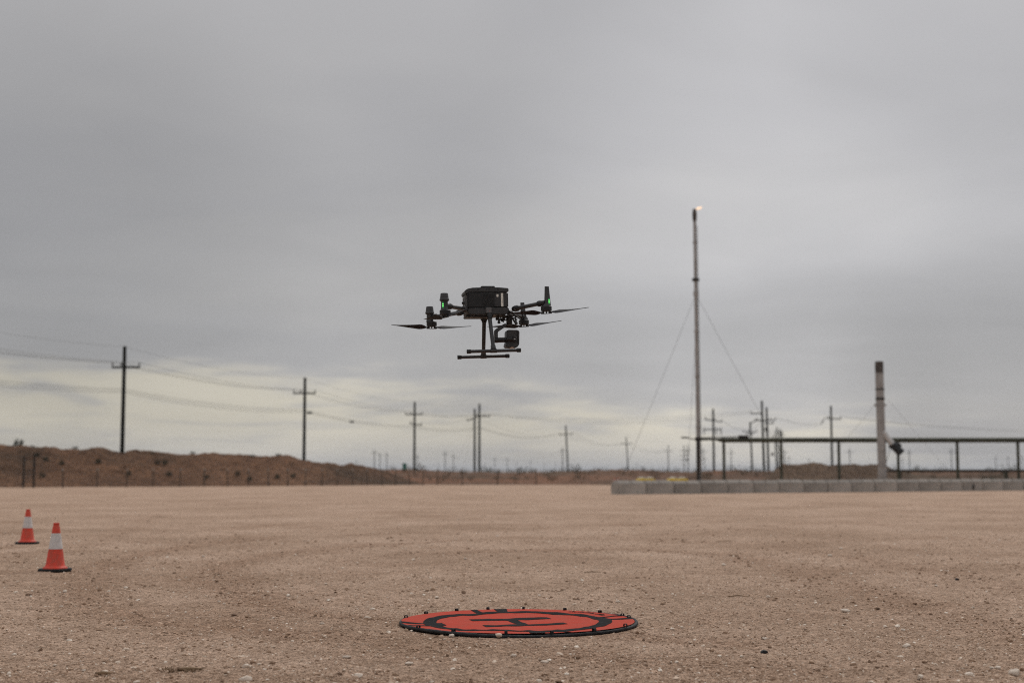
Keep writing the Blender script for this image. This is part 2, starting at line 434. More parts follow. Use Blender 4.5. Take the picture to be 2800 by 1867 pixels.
bank_crest = [(960, 1300), (1010, 1290), (1060, 1286), (1110, 1285), (1150, 1287), (1250, 1287), (1350, 1290), (1500, 1291), (1600, 1289), (1650, 1286), (1700, 1286), (1760, 1288), (1800, 1289), (1900, 1290), (2000, 1288), (2110, 1287), (2180, 1292), (2300, 1290), (2450, 1287), (2600, 1288), (2800, 1287), (3400, 1288), (4200, 1287)]
BANK = bank('dirt_bank', bank_crest, [(960, 106), (1650, 108), (4200, 112)], 14.0, 10.0, 10.0, M_BANK, 15, n=520, amp=0.35, cell=2.4)
mound_crest = [(2085, 1318), (2105, 1296), (2122, 1283), (2140, 1270), (2165, 1268), (2182, 1272), (2200, 1267), (2225, 1263), (2245, 1268), (2275, 1271), (2300, 1269), (2350, 1270), (2395, 1268), (2420, 1272), (2450, 1286), (2480, 1300), (2510, 1318)]
MOUND = bank('dirt_mound', mound_crest, [(2085, 100), (2510, 101)], 5.5, 1.5, 5.0, soil_material('mound_soil', [(0.105, 0.068, 0.044), (0.155, 0.102, 0.067), (0.21, 0.138, 0.091)], (0.092, 0.060, 0.038), 0.075, bump=1.0), 25, n=220)

# ------------------------------------------------------------------ scrub
M_SCRUB = mat('scrub_leaf', (0.055, 0.054, 0.030), 0.9, c2=(0.028, 0.032, 0.018), scale=0.8)
M_SCRUB2 = mat('dry_scrub_leaf', (0.115, 0.088, 0.055), 0.9, c2=(0.06, 0.05, 0.03), scale=0.8)
rng = random.Random(7)
def shrub_geo(mb, c, rad, h, n, rg):
    c = Vector(c)
    for k in range(n):
        a = rg.uniform(0, 6.283); rr = rad * math.sqrt(rg.random()) * 0.9; z = h * rg.random() ** 0.8 * (1 - 0.5 * (rr / rad) ** 2)
        p = c + Vector((math.cos(a) * rr, math.sin(a) * rr, z))
        d = Vector((math.cos(a) * rg.uniform(0.2, 1), math.sin(a) * rg.uniform(0.2, 1), rg.uniform(0.2, 1.4))).normalized()
        s = d.cross(Vector((rg.uniform(-1, 1), rg.uniform(-1, 1), rg.uniform(-1, 1)))).normalized()
        ln = h * rg.uniform(0.16, 0.36); wd = ln * rg.uniform(0.25, 0.5)
        mb.add([p - s * wd * 0.5, p + s * wd * 0.5, p + d * ln], [(0, 1, 2)])
    for k in range(4):
        a = rg.uniform(0, 6.283)
        mb.tube([c - Vector((0, 0, 0.1)), c + Vector((math.cos(a) * rad * 0.4, math.sin(a) * rad * 0.4, h * 0.6))], [0.02, 0.006], 4)
def scrub_mass(name, m, count, yr, hr, seed, pxr=(-400, 3300)):
    mb = MB(); rg = random.Random(seed)
    for k in range(count):
        Yp = yr[0] * (yr[1] / yr[0]) ** rg.random(); pxp = rg.uniform(*pxr)
        if pxp < 1050 and Yp < 125: continue
        h = rg.uniform(*hr); x = (pxp - 1400) / F * Yp
        shrub_geo(mb, (x, Yp, -0.1 if Yp > 142 else bank_z(x, Yp) - 0.05), h * rg.uniform(0.6, 1.1), h, 34 if Yp < 200 else 20, rg)
    return tag(mb.build(name, m), 'low %s scrub covering the plain behind the gravel yard' % ('dark green' if 'dry' not in name else 'dry straw coloured'), 'scrub', kind='stuff')
def surf_z(P, x, y):
    d = (P[..., 0] - x) ** 2 + (P[..., 1] - y) ** 2
    k = int(np.argmin(d)); return float(P[..., 2].ravel()[k]), math.sqrt(float(d.ravel()[k]))
def bank_z(x, y):
    z, d = surf_z(BANK, x, y)
    return max(z, 0.0) if d < 2.5 else 0.0
scrub_mass('green_scrub', M_SCRUB, 900, (110, 300), (0.35, 0.80), 3)
scrub_mass('dry_scrub', M_SCRUB2, 520, (107, 240), (0.25, 0.6), 4)

# single bushes on the berm and the bank
def bush(px, py, Yp, rad, h, label, group=None):
    p = img(px, py, Yp)
    P = BERM if px < 1080 else BANK
    d = (P[..., 0] - p.x) ** 2 + (P[..., 1] - p.y) ** 2
    k = int(np.argmin(d)); z = float(P[..., 2].ravel()[k])
    o = thing('shrub', label, 'shrub', (p.x, p.y, z), group)
    rg = random.Random(int(px * 7 + py))
    mb = MB(); shrub_geo(mb, (0, 0, 0), rad, h, 170, rg); mb.build('foliage', M_SCRUB, o)
    st = MB(); st.tube([(0, 0, -0.12), (0.02, 0, h * 0.35)], [0.035, 0.02], 5); st.build('stem', mat('twig', (0.09, 0.065, 0.045), 0.9), o)
bush(50, 1218, 95.0, 0.32, 0.62, 'tall lone green bush standing on top of the berm')
for (bx, by, by_) in ((88, 1215, 95), (206, 1225, 95.5), (418, 1233, 97), (527, 1236, 99), (690, 1243, 101), (760, 1241, 102)):
    bush(bx, by, by_, 0.22, 0.20, 'tiny green bush on the crest line of the berm', 'tiny bushes on the berm crest')
for (bx, by, by_) in ((100, 1262, 92), (125, 1273, 91), (168, 1275, 91), (268, 1264, 92.5), (352, 1284, 91), (463, 1293, 92), (115, 1318, 88), (650, 1299, 95), (430, 1262, 95), (564, 1302, 93), (683, 1316, 94), (450, 1270, 95), (758, 1321, 96), (800, 1322, 97)):
    bush(bx, by, by_, 0.19, 0.32, 'small dark weed bush growing on the face of the berm', 'weed bushes on the berm face')

# ------------------------------------------------------------------ utility poles
M_POLE = mat('pole_wood', (0.016, 0.017, 0.013), 0.85, var=0.35, scale=3.0, spec=0.2)
M_INS = mat('insulator_porcelain', (0.10, 0.10, 0.095), 0.4)
M_WIRE = mat('wire_metal', (0.075, 0.075, 0.07), 0.6, metal=0.2)
M_TRANS = mat('transformer_paint', (0.11, 0.115, 0.11), 0.5)
def pole(px, pytop, H, label, arms=(), base_px=None, r=0.185, cans=(), group=None):
    top = ray_at_height(px, pytop, H)
    bx = top.x if base_px is None else (base_px - 1400) / F * top.y
    base = Vector((bx, top.y, 0.0))
    o = thing('utility_pole', label, 'utility pole', base, group)
    mb = MB(); mb.tube([Vector((0, 0, -0.4)), (top - base) * 0.5, top - base, top - base + Vector((0, 0, 0.05))], [r, r * 0.88, r * 0.78, r * 0.5], 12)
    mb.build('pole_shaft', M_POLE, o, smooth=True)
    pts = []
    for arm in arms:
        y, pl, pr, ins = arm[:4]; dip = arm[4] if len(arm) > 4 else 0.0
        a = img(pl, y, top.y - 0.17) - base; b = img(pr, y + dip, top.y - 0.17) - base
        m2 = MB(); d = (b - a); q = d.to_track_quat('X', 'Z').to_matrix()
        m2.box((a + b) / 2, (d.length, 0.13, 0.15), q); am = m2.build('crossarm', M_POLE, o)
        row = []
        for f in ins:
            p = a + d * f
            m3 = MB(); m3.lathe([(0.025, 0.055), (0.025, 0.14), (0.075, 0.15), (0.06, 0.22), (0.08, 0.24), (0.05, 0.33), (0.03, 0.36)], p, 8)
            m3.build('insulator', M_INS, am); row.append(base + p + Vector((0, 0, 0.36)))
        pts.append(row)
    for (cx, cy, cr, ch) in cans:
        p = img(cx, cy, top.y - 0.30) - base
        m4 = MB(); m4.lathe([(cr * 0.9, -ch / 2), (cr, -ch / 2 + 0.04), (cr, ch / 2 - 0.06), (cr * 0.6, ch / 2), (cr * 0.2, ch / 2 + 0.02)], p, 12)
        m4.box((p.x * 0.6, p.y * 0.6 , p.z), (0.12, 0.3, 0.1))
        m4.build('transformer', M_TRANS, o, smooth=True)
    return dict(top=top, base=base, arms=pts, o=o)
HP = 10.5
P1 = pole(341, 948, HP, 'tallest looking dark utility pole rising behind the high part of the berm', [(1004, 306, 383, (0.02, 0.33, 0.97))])
P2 = pole(834, 1033, HP, 'dark utility pole rising behind the low shoulder of the berm', [(1075, 802, 863, (0.02, 0.33, 0.97))])
P3 = pole(1134, 1099, HP, 'dark utility pole with two stacked crossarms standing past the end of the berm', [(1133, 1108, 1156, (0.02, 0.33, 0.97)), (1158, 1121, 1154, (0.05, 0.95), 4)])
P4 = pole(1298, 1118, 10.2, 'shorter pole of the close pair, its arm sloping towards the berm', [(1150, 1276, 1303, (0.05, 0.5), -7)])
P5 = pole(1311, 1104, HP, 'taller pole of the close pair, past the berm end', [(1138, 1301, 1340, (0.1, 0.6, 0.97))])
P6 = pole(1547, 1163, HP, 'leaning grey utility pole standing alone between the drone and the flare mast', [(1188, 1528, 1566, (0.03, 0.5, 0.97), -2)], base_px=1553)
P7 = pole(1712, 1194, HP, 'slim far utility pole leaning slightly, behind the corner of the block row', [(1213, 1697, 1728, (0.03, 0.5, 0.97))], base_px=1717)
P8 = pole(1827, 1217, HP, 'slim far pole with one crossarm before the flare mast', [(1233, 1815, 1839, (0.03, 0.5, 0.97))])
P9 = pole(1870, 1217, HP, 'far double-armed pole without transformer, one of two beside the flare mast', [(1233, 1858, 1881, (0.05, 0.95)), (1245, 1858, 1880, (0.05, 0.95)), (1256, 1860, 1882, (0.05, 0.95))])
P10 = pole(1881, 1216, HP, 'far pole carrying a transformer can, one of two beside the flare mast', [(1231, 1872, 1890, (0.05, 0.95)), (1242, 1872, 1889, (0.05, 0.95))], cans=[(1880, 1256, 0.45, 1.1)])
P9b = pole(1922, 1224, HP, 'far leaning pole seen just behind the foot of the flare mast', [(1235, 1917, 1933, (0.1, 0.9)), (1255, 1917, 1932, (0.1, 0.9))], base_px=1926)
P11 = pole(1950, 1118, 10.0, 'dark pole with hanging fuses under its lower arm, next to the flare mast', [(1146, 1927, 1974, (0.04, 0.6, 0.97), 7), (1174, 1922, 1974, (0.06, 0.70, 0.95))])
for f_, arm_ in ((0.06, 1), (0.70, 1), (0.95, 1)):
    ab = P11['arms'][1]; p = ab[{0.06: 0, 0.70: 1, 0.95: 2}[f_]] - P11['base'] - Vector((0, 0, 0.36))
    mb = MB(); mb.lathe([(0.03, -0.75), (0.08, -0.7), (0.08, -0.25), (0.03, -0.06)], p, 8); mb.build('fuse', M_INS, P11['o'])
P12 = pole(1999, 1225, HP, 'slim far pole with single arm between two pipe supports', [(1238, 1988, 2008, (0.05, 0.95))])
P13 = pole(2051, 1154, 9.6, 'grey pole with side brackets, standing before the pair of tallest pipeline poles', [(1156, 2052, 2074, (0.5, 0.95), -8), (1180, 2031, 2071, (0.05, 0.4, 0.95)), (1186, 2040, 2062, (0.1, 0.9))], base_px=2055)
P14 = pole(2083, 1096, 10.4, 'tallest dark pole behind the pipeline, leftward arm ending in a fuse', [(1130, 2052, 2086, (0.05, 0.95)), (1149, 2066, 2100, (0.05, 0.6))], base_px=2087)
P15 = pole(2096, 1114, 10.2, 'second tallest dark pole behind the pipeline, with one long arm', [(1149, 2090, 2122, (0.5, 0.97), -2), (1157, 2092, 2116, (0.9,))], base_px=2099, cans=[(2094, 1174, 0.16, 0.6)])
cl = [(2118, 1184, 2121), (2124, 1168, 2126), (2132, 1172, 2134), (2137, 1178, 2137)]
for k, (a, b, c) in enumerate(cl):
    pole(a, b, HP, ['clustered thin pole with transformer can beside the dirt mound', 'tallest thin pole of the cluster beside the dirt mound', 'thin pole within the tight cluster beside the dirt mound', 'thin pole within the tight cluster beside the dirt mound'][k],
         [(b + 12, a - 8, a + 8, (0.05, 0.95))], base_px=c, cans=[(2112, 1241, 0.3, 0.9)] if k == 0 else (), group='tight cluster of thin poles' if k > 1 else None)
P16 = pole(2272, 1110, 10.3, 'dark pole with drooping conductors between the dirt mound and the thick stack', [(1144, 2264, 2300, (0.02, 0.97), 1)])
mb = MB(); b_ = P16['base']
mb.tube([img(2268, 1140, P16['top'].y) - b_, img(2255, 1143, P16['top'].y - 0.5) - b_, img(2246, 1158, P16['top'].y - 1) - b_], [0.05, 0.05, 0.09], 6); mb.build('bracket', M_POLE, P16['o'])

# far poles on the horizon
def far_pole(px, pytop, arm=True, r=0.19):
    H = 10.5; top = ray_at_height(px, pytop, H)
    mb = MB(); mb.tube([(0, 0, -0.5), (0, 0, H)], [r, r * 0.8], 6)
    if arm: mb.box((0, -0.2, H - 1.6), (2.6, 0.12, 0.16))
    if arm:
        for s in (-1.2, -0.5, 1.2): mb.lathe([(0.05, H - 1.5), (0.08, H - 1.3), (0.04, H - 1.15)], (s, -0.2, 0), 6)
    o = mb.build('utility_pole', M_POLE, loc=(top.x, top.y, 0))
    tag(o, 'tiny distant utility pole on the flat horizon', 'utility pole', 'distant utility poles along the horizon')
    return top
FAR = [(1024, 1228), (1039, 1236), (1058, 1235), (1142, 1241), (1217, 1232), (1240, 1240), (1200, 1266), (1328, 1266), (1353, 1250), (1387, 1250), (1412, 1263), (1450, 1258), (1488, 1264), (1519, 1264), (1538, 1222), (1662, 1271), (1741, 1263), (1842, 1274), (1990, 1268), (2022, 1272), (2157, 1246), (2212, 1252), (2323, 1225), (2467, 1250), (2486, 1228), (2583, 1264), (2601, 1226), (2722, 1246), (2756, 1246), (2794, 1244), (975, 1257), (2145, 1226)]
FT = [far_pole(a, b, True) for a, b in FAR]

# ------------------------------------------------------------------ overhead wires
def span(a, b, sag, n=22):
    a, b = Vector(a), Vector(b)
    return [a.lerp(b, t / n) - Vector((0, 0, 4 * sag * (t / n) * (1 - t / n))) for t in range(n + 1)]
def wire(pts, sags, label, r=0.020, group=None, name='overhead_wire'):
    path = []
    for i in range(len(pts) - 1):
        s = span(pts[i], pts[i + 1], sags[i] if isinstance(sags, (list, tuple)) else sags)
        path += s if i == 0 else s[1:]
    o = Vector(pts[0]); mb = MB(); mb.tube([p - o for p in path], r * 0.6, 5)
    return tag(mb.build(name, M_WIRE, loc=o), label, 'power line', group)
d12 = P2['base'] - P1['base']
def back(p): return Vector(p) - d12
def up(P, z): return P['base'] + Vector((0, -0.16, z))
tips = [back(P1['top']), P1['top'], P2['top'], P3['top'], P5['top']]
wire(tips, [0.5, 0.5, 0.5, 0.4], 'thin shield wire running over the tips of the roadside poles', 0.013)
for k, nm in enumerate(('outer end of the crossarms away from the drone', 'middle insulator of the crossarms', 'outer end of the crossarms towards the drone')):
    q = [back(P1['arms'][0][k]), P1['arms'][0][k], P2['arms'][0][k], P3['arms'][0][k], P5['arms'][0][k]]
    wire(q, [0.5, 0.5, 0.5, 0.5], 'conductor carried on the ' + nm + ' behind the berm', 0.019)
lo = [7.25, 7.12, 6.98]
for k, z in enumerate(lo):
    q = [back(up(P1, z)), up(P1, z), up(P2, z), up(P3, z), up(P5, z), P6['arms'][0][0]]
    wire(q, [0.4 + 0.05 * k, 0.40 + 0.06 * k, 0.45, 0.5, 1.2], ['upper', 'middle', 'lowest'][k] + ' cable of the low bundle strung along the poles behind the berm', 0.020)
# spacers on the low bundle
for (sx, sy, a, b, lab) in ((851, 1132, P2, P3, 'small dark splice box on the low cable bundle next to the second pole'), (961, 1161, P2, P3, 'small dark splice box in mid span of the low cable bundle')):
    t = (sx - 834) / 300.0; t = 0.035 if sx < 900 else 0.36
    p = up(a, 7.05).lerp(up(b, 7.05), t) - Vector((0, 0, 4 * 0.45 * t * (1 - t)))
    mb = MB(); mb.tube([(-0.28, 0, 0), (-0.2, 0, 0), (0.2, 0, 0), (0.28, 0, 0)], [0.05, 0.13, 0.13, 0.05], 8)
    tag(mb.build('splice_box', M_TRANS, loc=p), lab, 'cable box')
for k in range(3):
    wire([P5['arms'][0][k], P14['arms'][0][0] + Vector((0, 0, -0.15 * k))], 0.9 + 0.25 * k, ['upper', 'middle', 'lower'][k] + ' long wire from the close pole pair to the tallest pipeline pole', 0.019)
for k in range(3):
    wire([P6['arms'][0][k], P7['arms'][0][k], P8['arms'][0][k]], [1.6, 1.5], ['first', 'second', 'third'][k] + ' wire strung from the leaning grey pole to the slim far poles', 0.026)
wire([P5['base'] + Vector((0, 0, 8.4)), P6['arms'][0][1]], 1.5, 'wire drooping from the close pole pair to the leaning grey pole', 0.02)
wire([P3['arms'][1][1], P4['arms'][0][0]], 0.5, 'short wire between the two-armed pole and the close pair', 0.02)
for k in range(2):
    wire([P11['arms'][0][2], P13['arms'][1][k], P14['arms'][1][k]], 0.5, ['upper', 'lower'][k] + ' jumper wire between the fused pole and the tallest pipeline pole', 0.019)
    wire([P15['arms'][0][1], img(2246, 1158 + 5 * k, P16['top'].y - 1)], 0.35, ['upper', 'lower'][k] + ' wire drooping from the long-armed pole to the mound pole', 0.02)
    e = P16['arms'][0][1]; q = img(2950, 1178 + 7 * k, e.y - 25)
    wire([e, q], 0.5, ['upper', 'lower'][k] + ' wire leading from the mound pole past the thick stack', 0.022)
g = P4['top'] - Vector((0, 0, 1.6))
for k, (gx, gy) in enumerate(((1240, 1240), (1262, 1296))):
    e = img(gx, gy, P4['top'].y + 3)
    wire([g, (e.x, e.y, max(e.z, 0))] if k else [g, img(1235, 1296, P4['top'].y + 2)], 0.05, ['shallow', 'steep'][k] + ' guy wire slanting down from the shorter pole of the close pair', 0.014)
tp = [FT[2], FT[4], FT[8], FT[14]]
wire([p - Vector((0, 0, 1.5)) for p in tp], [2.5, 2.5, 2.5], 'faint far wire linking the tiny poles on the horizon', 0.035)

# ------------------------------------------------------------------ fence along the berm
M_STEEL = mat('fence_steel', (0.085, 0.065, 0.05), 0.7, metal=0.3, var=0.4, scale=6)
M_CAPW = mat('fence_cap', (0.26, 0.24, 0.22), 0.6)
fence = thing('wire_fence', 'low wire fence of thin dark posts along the foot of the berm', 'fence', gnd(178, 1331))
FO = fence.location.copy()
posts = [178, 270, 352, 423, 496, 563, 626, 683, 737, 790, 838, 883, 925, 966, 1006, 1046, 1083, 1120, 1158, 1196, 1265, 1360, 1466]
def fence_at(px):
    Yp = float(np.interp(px, [-600, 0, 178, 500, 883, 1200, 1466], [78, 82, 83.5, 87.5, 93, 97.5, 99.5]))
    return Vector(((px - 1400) / F * Yp, Yp, 0))
proto = None
fp = []
for k, px in enumerate([-420, -260, -130] + posts):
    p = fence_at(px); fp.append(p)
    if proto is None:
        mb = MB(); mb.box((0, 0, 0.42), (0.065, 0.05, 1.14)); proto = mb.build('fence_post', M_STEEL, fence); q = proto
        mc = MB(); mc.box((0, 0, 1.06), (0.085, 0.06, 0.13)); cproto = mc.build('post_cap', M_CAPW, proto)
    else:
        q = proto.copy(); col.objects.link(q); q.parent = fence
        c = cproto.copy(); col.objects.link(c); c.parent = q
    q.location = p - FO; q.rotation_euler = (rng.uniform(-.03, .03), rng.uniform(-.04, .04), rng.uniform(-.3, .3))
for z in (0.30, 0.55, 0.80, 1.0):
    mb = MB()
    for i in range(len(fp) - 1): mb.tube([fp[i] - FO + Vector((0, 0, z)), fp[i + 1] - FO + Vector((0, 0, z + rng.uniform(-.02, .02)))], 0.004, 4, cap=False)
    mb.build('strand', M_WIRE, fence)
# braced end frame of the fence
fa, fb = fence_at(70), fence_at(98.5)
fr = thing('brace_frame', 'dark ladder-like pipe frame standing against the berm at the fence end', 'fence frame', (fa + fb) / 2)
ex = (fb - fa) / 2
M_DARK = mat('dark_pipe', (0.028, 0.024, 0.020), 0.6, metal=0.2, var=0.3, scale=4)
for s in (-1, 1):
    mb = MB(); mb.tube([ex * s + Vector((0, 0, -0.3)), ex * s + Vector((0, 0, 1.84 + 0.06 * s))], 0.062, 10); mb.build('post', M_DARK, fr, smooth=True)
for z, r in ((1.74, 0.045), (0.98, 0.03), (0.74, 0.025), (0.55, 0.025), (0.36, 0.02)):
    mb = MB(); mb.tube([-ex + Vector((0, 0, z)), ex + Vector((0, 0, z))], r, 8); mb.build('rail', mat('rust_pipe', (0.10, 0.055, 0.035), 0.8, var=0.3) if z > 1.5 else M_DARK, fr)

# ------------------------------------------------------------------ row of concrete blocks
M_CONC = mat('block_concrete', (0.36, 0.33, 0.298), 0.9, c2=(0.265, 0.243, 0.218), scale=1.6, bump=0.25, bscale=12, obj_rand=0.14)
WA = gnd(1680, 1351); WB = Vector(((2780 - 1400) / F * 71.5, 71.5, 0))
dW = (WB - WA); nB = 17; LB = dW.length / nB; dWn = dW.normalized(); angW = math.atan2(dWn.y, dWn.x)
HB = 0.455; TB = 0.55
mb = MB(); mb.box((0, 0, HB / 2 - 0.02), (LB - 0.03, TB, HB + 0.04)); bproto = None
def block_parts(o, first):
    global _bm, _lm
    if first:
        mb = MB(); mb.box((0, 0, HB / 2 - 0.02), (LB - 0.018, TB, HB + 0.04)); b = mb.build('block_body', M_CONC, o, bevel=0.025); _bm = b.data
        ml = MB(); a, c_, hh = LB * 0.20, TB * 0.42, 0.11
        ml.add([(-a, -c_, HB - 0.001), (a, -c_, HB - 0.001), (a, c_, HB - 0.001), (-a, c_, HB - 0.001), (-a * .86, -c_ * .55, HB + hh), (a * .86, -c_ * .55, HB + hh), (a * .86, c_ * .55, HB + hh), (-a * .86, c_ * .55, HB + hh)],
               [(3, 2, 1, 0), (4, 5, 6, 7), (0, 1, 5, 4), (1, 2, 6, 5), (2, 3, 7, 6), (3, 0, 4, 7)])
        l1 = ml.build('lug', M_CONC, o); _lm = l1.data; l1.location = (-LB * 0.25, 0, 0)
        l2 = link('lug', _lm, None, o, (LB * 0.25, 0, 0))
    else:
        link('block_body', _bm, None, o)
        link('lug', _lm, None, o, (-LB * 0.25, 0, 0)); link('lug', _lm, None, o, (LB * 0.25, 0, 0))
rb = random.Random(21)
for k in range(nB + 2):
    p = WA + dWn * LB * (k + 0.5) + Vector((rb.uniform(-.01, .01), rb.uniform(-.04, .04), rb.uniform(-.012, .012)))
    lab = 'grey concrete block with two lugs in the long low row' ; grp = 'concrete blocks in the low row'
    if k == 0: lab, grp = 'end concrete block of the low row, at the open corner by the small cones', None
    if k == 14: lab, grp = 'concrete block of the low row with a dark lifting hook on its face', None
    o = thing('concrete_block', lab, 'concrete block', p, grp); o.rotation_euler = (0, 0, angW + rb.uniform(-.012, .012))
    block_parts(o, k == 0)
    if k == 14:
        mh = MB(); mh.tube([(-0.02, -TB / 2 - 0.005, 0.30), (0.02, -TB / 2 - 0.05, 0.26), (-0.02, -TB / 2 - 0.05, 0.16), (0.02, -TB / 2 - 0.02, 0.08)], 0.04, 8); mh.build('lifting_hook', M_DARK, o)
# yellow trays behind the blocks
M_YEL = mat('yellow_plastic', (0.66, 0.47, 0.03), 0.55, var=0.15, scale=3)
M_BAG = mat('pale_sack', (0.42, 0.39, 0.33), 0.9, var=0.2, scale=6)
for k, (x0, x1) in enumerate(((1740, 1787), (1824, 1876))):
    a = Vector(((x0 - 1400) / F * 66, 66, 0)); b = Vector(((x1 - 1400) / F * 66, 66, 0)); c = (a + b) / 2; W_ = (b - a).length
    o = thing('yellow_spill_tray', ['yellow plastic tray with pale sacks behind the block row, by the corner', 'longer yellow plastic tray with pale sacks behind the block row, by the flare mast'][k], 'tray', c)
    mb = MB(); mb.prism([(-W_ / 2, 0.0), (W_ / 2, 0.0), (W_ / 2 + 0.03, 0.58), (W_ / 2 - 0.1, 0.62), (W_ * 0.12, 0.62), (0, 0.56), (-W_ * 0.12, 0.62), (-W_ / 2 + 0.1, 0.62), (-W_ / 2 - 0.03, 0.58)], -0.35, 0.35); mb.build('tray_body', M_YEL, o, bevel=0.02)
    for s in (-0.24, 0.24):
        m2 = MB(); m2.lathe([(0.0, 0.69), (0.10, 0.68), (0.19, 0.65), (0.20, 0.63), (0.15, 0.615), (0.0, 0.61)][::-1], (W_ * s, 0, 0), 10); m2.build('sack', M_BAG, o, smooth=True)

# ------------------------------------------------------------------ pipeline rack, flare mast, thick stack
YR = 72.5
M_GALV = mat('mast_steel', (0.36, 0.345, 0.335), 0.55, metal=0.35, c2=(0.26, 0.245, 0.235), scale=2.2, bump=0.1, bscale=20)
M_OLIVE = mat('pipe_paint', (0.040, 0.042, 0.026), 0.5, metal=0.1, var=0.3, scale=1.5)
M_SOOT = mat('soot_steel', (0.045, 0.038, 0.035), 0.85, c2=(0.12, 0.10, 0.088), scale=3)
def pt(px, py, Y=YR): return img(px, py, Y)
rk = thing('pipeline', 'long dark olive pipe carried on posts above the block row', 'pipeline', Vector((pt(1910, 1300).x, YR, 0))); RO = rk.location.copy()
zt = pt(2300, 1201.5).z
mb = MB(); x0 = pt(1968, 1201).x
mb.tube([Vector((pt(1912, 1199).x, YR, zt + 0.02)) - RO, Vector((x0, YR, zt + 0.02)) - RO], 0.062, 12); mb.build('thin_pipe', M_OLIVE, rk, smooth=True)
mb = MB(); mb.tube([Vector((x0 - 0.15, YR, zt)) - RO, Vector((x0 + 0.15, YR, zt - 0.02)) - RO], [0.066, 0.130], 12); mb.build('reducer', M_OLIVE, rk, smooth=True)
mb = MB(); mb.tube([Vector((x0 + 0.14, YR, zt - 0.02)) - RO, Vector((44, YR, zt - 0.02)) - RO], 0.130, 16); mb.build('thick_pipe', M_OLIVE, rk, smooth=True)
mb = MB(); rx = pt(1909.5, 1300).x
mb.tube([Vector((rx, YR, -0.2)) - RO, Vector((rx, YR, zt + 0.09)) - RO], 0.095, 14); mb.build('riser', M_DARK, rk, smooth=True)
mb = MB(); mb.tube([Vector((rx, YR, zt - 0.06)) - RO, Vector((rx, YR, zt + 0.12)) - RO], 0.15, 14); mb.build('riser_flange', M_DARK, rk, smooth=True)
mb = MB(); mb.tube([Vector((rx - 0.1, YR, zt + 0.0)) - RO, pt(1875, 1196) - RO], 0.03, 8); mb.box(pt(1872, 1196) - RO, (0.35, 0.12, 0.08)); mb.build('valve_lever', M_DARK, rk)
mb = MB(); mb.tube([Vector((rx + 0.1, YR - 0.1, zt + 0.1)) - RO, pt(2028, 1193, YR - 0.1) - RO], 0.022, 8); mb.box(pt(2033, 1193, YR - 0.1) - RO, (0.5, 0.14, 0.12)); mb.build('pilot_line', M_DARK, rk)
for px in (1979.5, 2136, 2294, 2456, 2618, 2784, 2953):
    x = (px - 1400) / F * YR / math.cos(PITCH) * 1.0
    x = pt(px, 1250).x
    m1 = MB(); m1.tube([Vector((x, YR, -0.2)) - RO, Vector((x, YR, zt - 0.235)) - RO], 0.078, 12); sp = m1.build('support_post', M_OLIVE, rk, smooth=True)
    m2 = MB(); m2.box(Vector((x, YR, zt - 0.188)) - RO, (0.11, 0.16, 0.092)); m2.build('saddle', M_DARK, sp)
lp = thing('low_pipe', 'lower dark pipe running near ground level behind the thick stack', 'pipeline', Vector((pt(2428, 1300).x, YR + 1.5, 0)))
mb = MB(); zl = img(2600, 1286.5, YR + 1.5).z
mb.tube([(0, 0, zl), (28, 0, zl)], 0.07, 12); mb.build('pipe', M_DARK, lp, smooth=True)
for x in (1.0, 6.5, 12.0, 17.5, 23): m1 = MB(); m1.box((x, 0, (zl - 0.07) / 2), (0.12, 0.3, zl - 0.075)); m1.build('sleeper', M_OLIVE, lp)

# flare mast
fm_b = Vector((pt(1914, 1310).x, YR + 0.35, 0)); fm_t = img(1899, 572, YR + 0.35)
fm = thing('flare_mast', 'very tall slim guyed flare mast with a small flame at its tip', 'flare mast', fm_b)
ax_ = fm_t - fm_b
mb = MB(); mb.tube([Vector((0, 0, -0.2)), ax_ * 0.5, ax_ * 0.955], [0.115, 0.098, 0.085], 14); mb.build('mast', M_GALV, fm, smooth=True)
mb = MB(); mb.tube([ax_ * 0.9551, ax_ * 0.965, ax_ * 0.985, ax_], [0.085, 0.115, 0.12, 0.085], 12); mb.build('flare_tip', M_SOOT, fm, smooth=True)
for f_, rr, hh in ((0.745, 0.19, 0.07), (0.695, 0.135, 0.12), (0.88, 0.12, 0.05), (0.56, 0.13, 0.05), (0.40, 0.13, 0.05), (0.22, 0.13, 0.05)):
    mb = MB(); mb.tube([ax_ * f_ - Vector((0, 0, hh)), ax_ * f_ + Vector((0, 0, hh))], rr, 14); mb.build('flange', M_GALV if rr < 0.15 else M_DARK, fm, smooth=True)
mb = MB(); mb.tube([Vector((0.12, -0.1, 0.2)), ax_ * 0.94 + Vector((0.11, -0.08, 0))], 0.014, 6); mb.build('ignition_line', M_DARK, fm)
fl = img(1910, 571, YR + 0.35) - fm_b
mb = MB(); mb.tube([ax_ + Vector((0.02, 0, -0.02)), fl + Vector((-0.06, 0, 0.0)), fl + Vector((0.02, 0, 0.02)), fl + Vector((0.11, 0, 0.05)), fl + Vector((0.19, 0, 0.10))], [0.012, 0.045, 0.065, 0.045, 0.008], 10)
mb.build('flame', mat('flame', (1, 0.6, 0.3), 1.0, emit=(1.0, 0.76, 0.55), estr=0.9), fm, smooth=True)
for a, b in (((1893, 812), (1722, 1250)), ((1916, 812), (2092, 1150)), ((1900, 900), (1884, 1200))):
    A = img(a[0], a[1], YR + 0.35); Bq = img(b[0], b[1], YR + (1.5 if b[0] != 1884 else 6.0)); t_ = A.z / (A.z - Bq.z) ; Gp = A.lerp(Bq, t_)
    A0 = fm_b + ax_ * (A.z / ax_.z) + (A - (fm_b + ax_ * (A.z / ax_.z))) * 0.3
    mb = MB(); mb.tube([A0 - fm_b, Gp - fm_b], 0.0075, 5); mb.build('guy_wire', M_WIRE, fm)
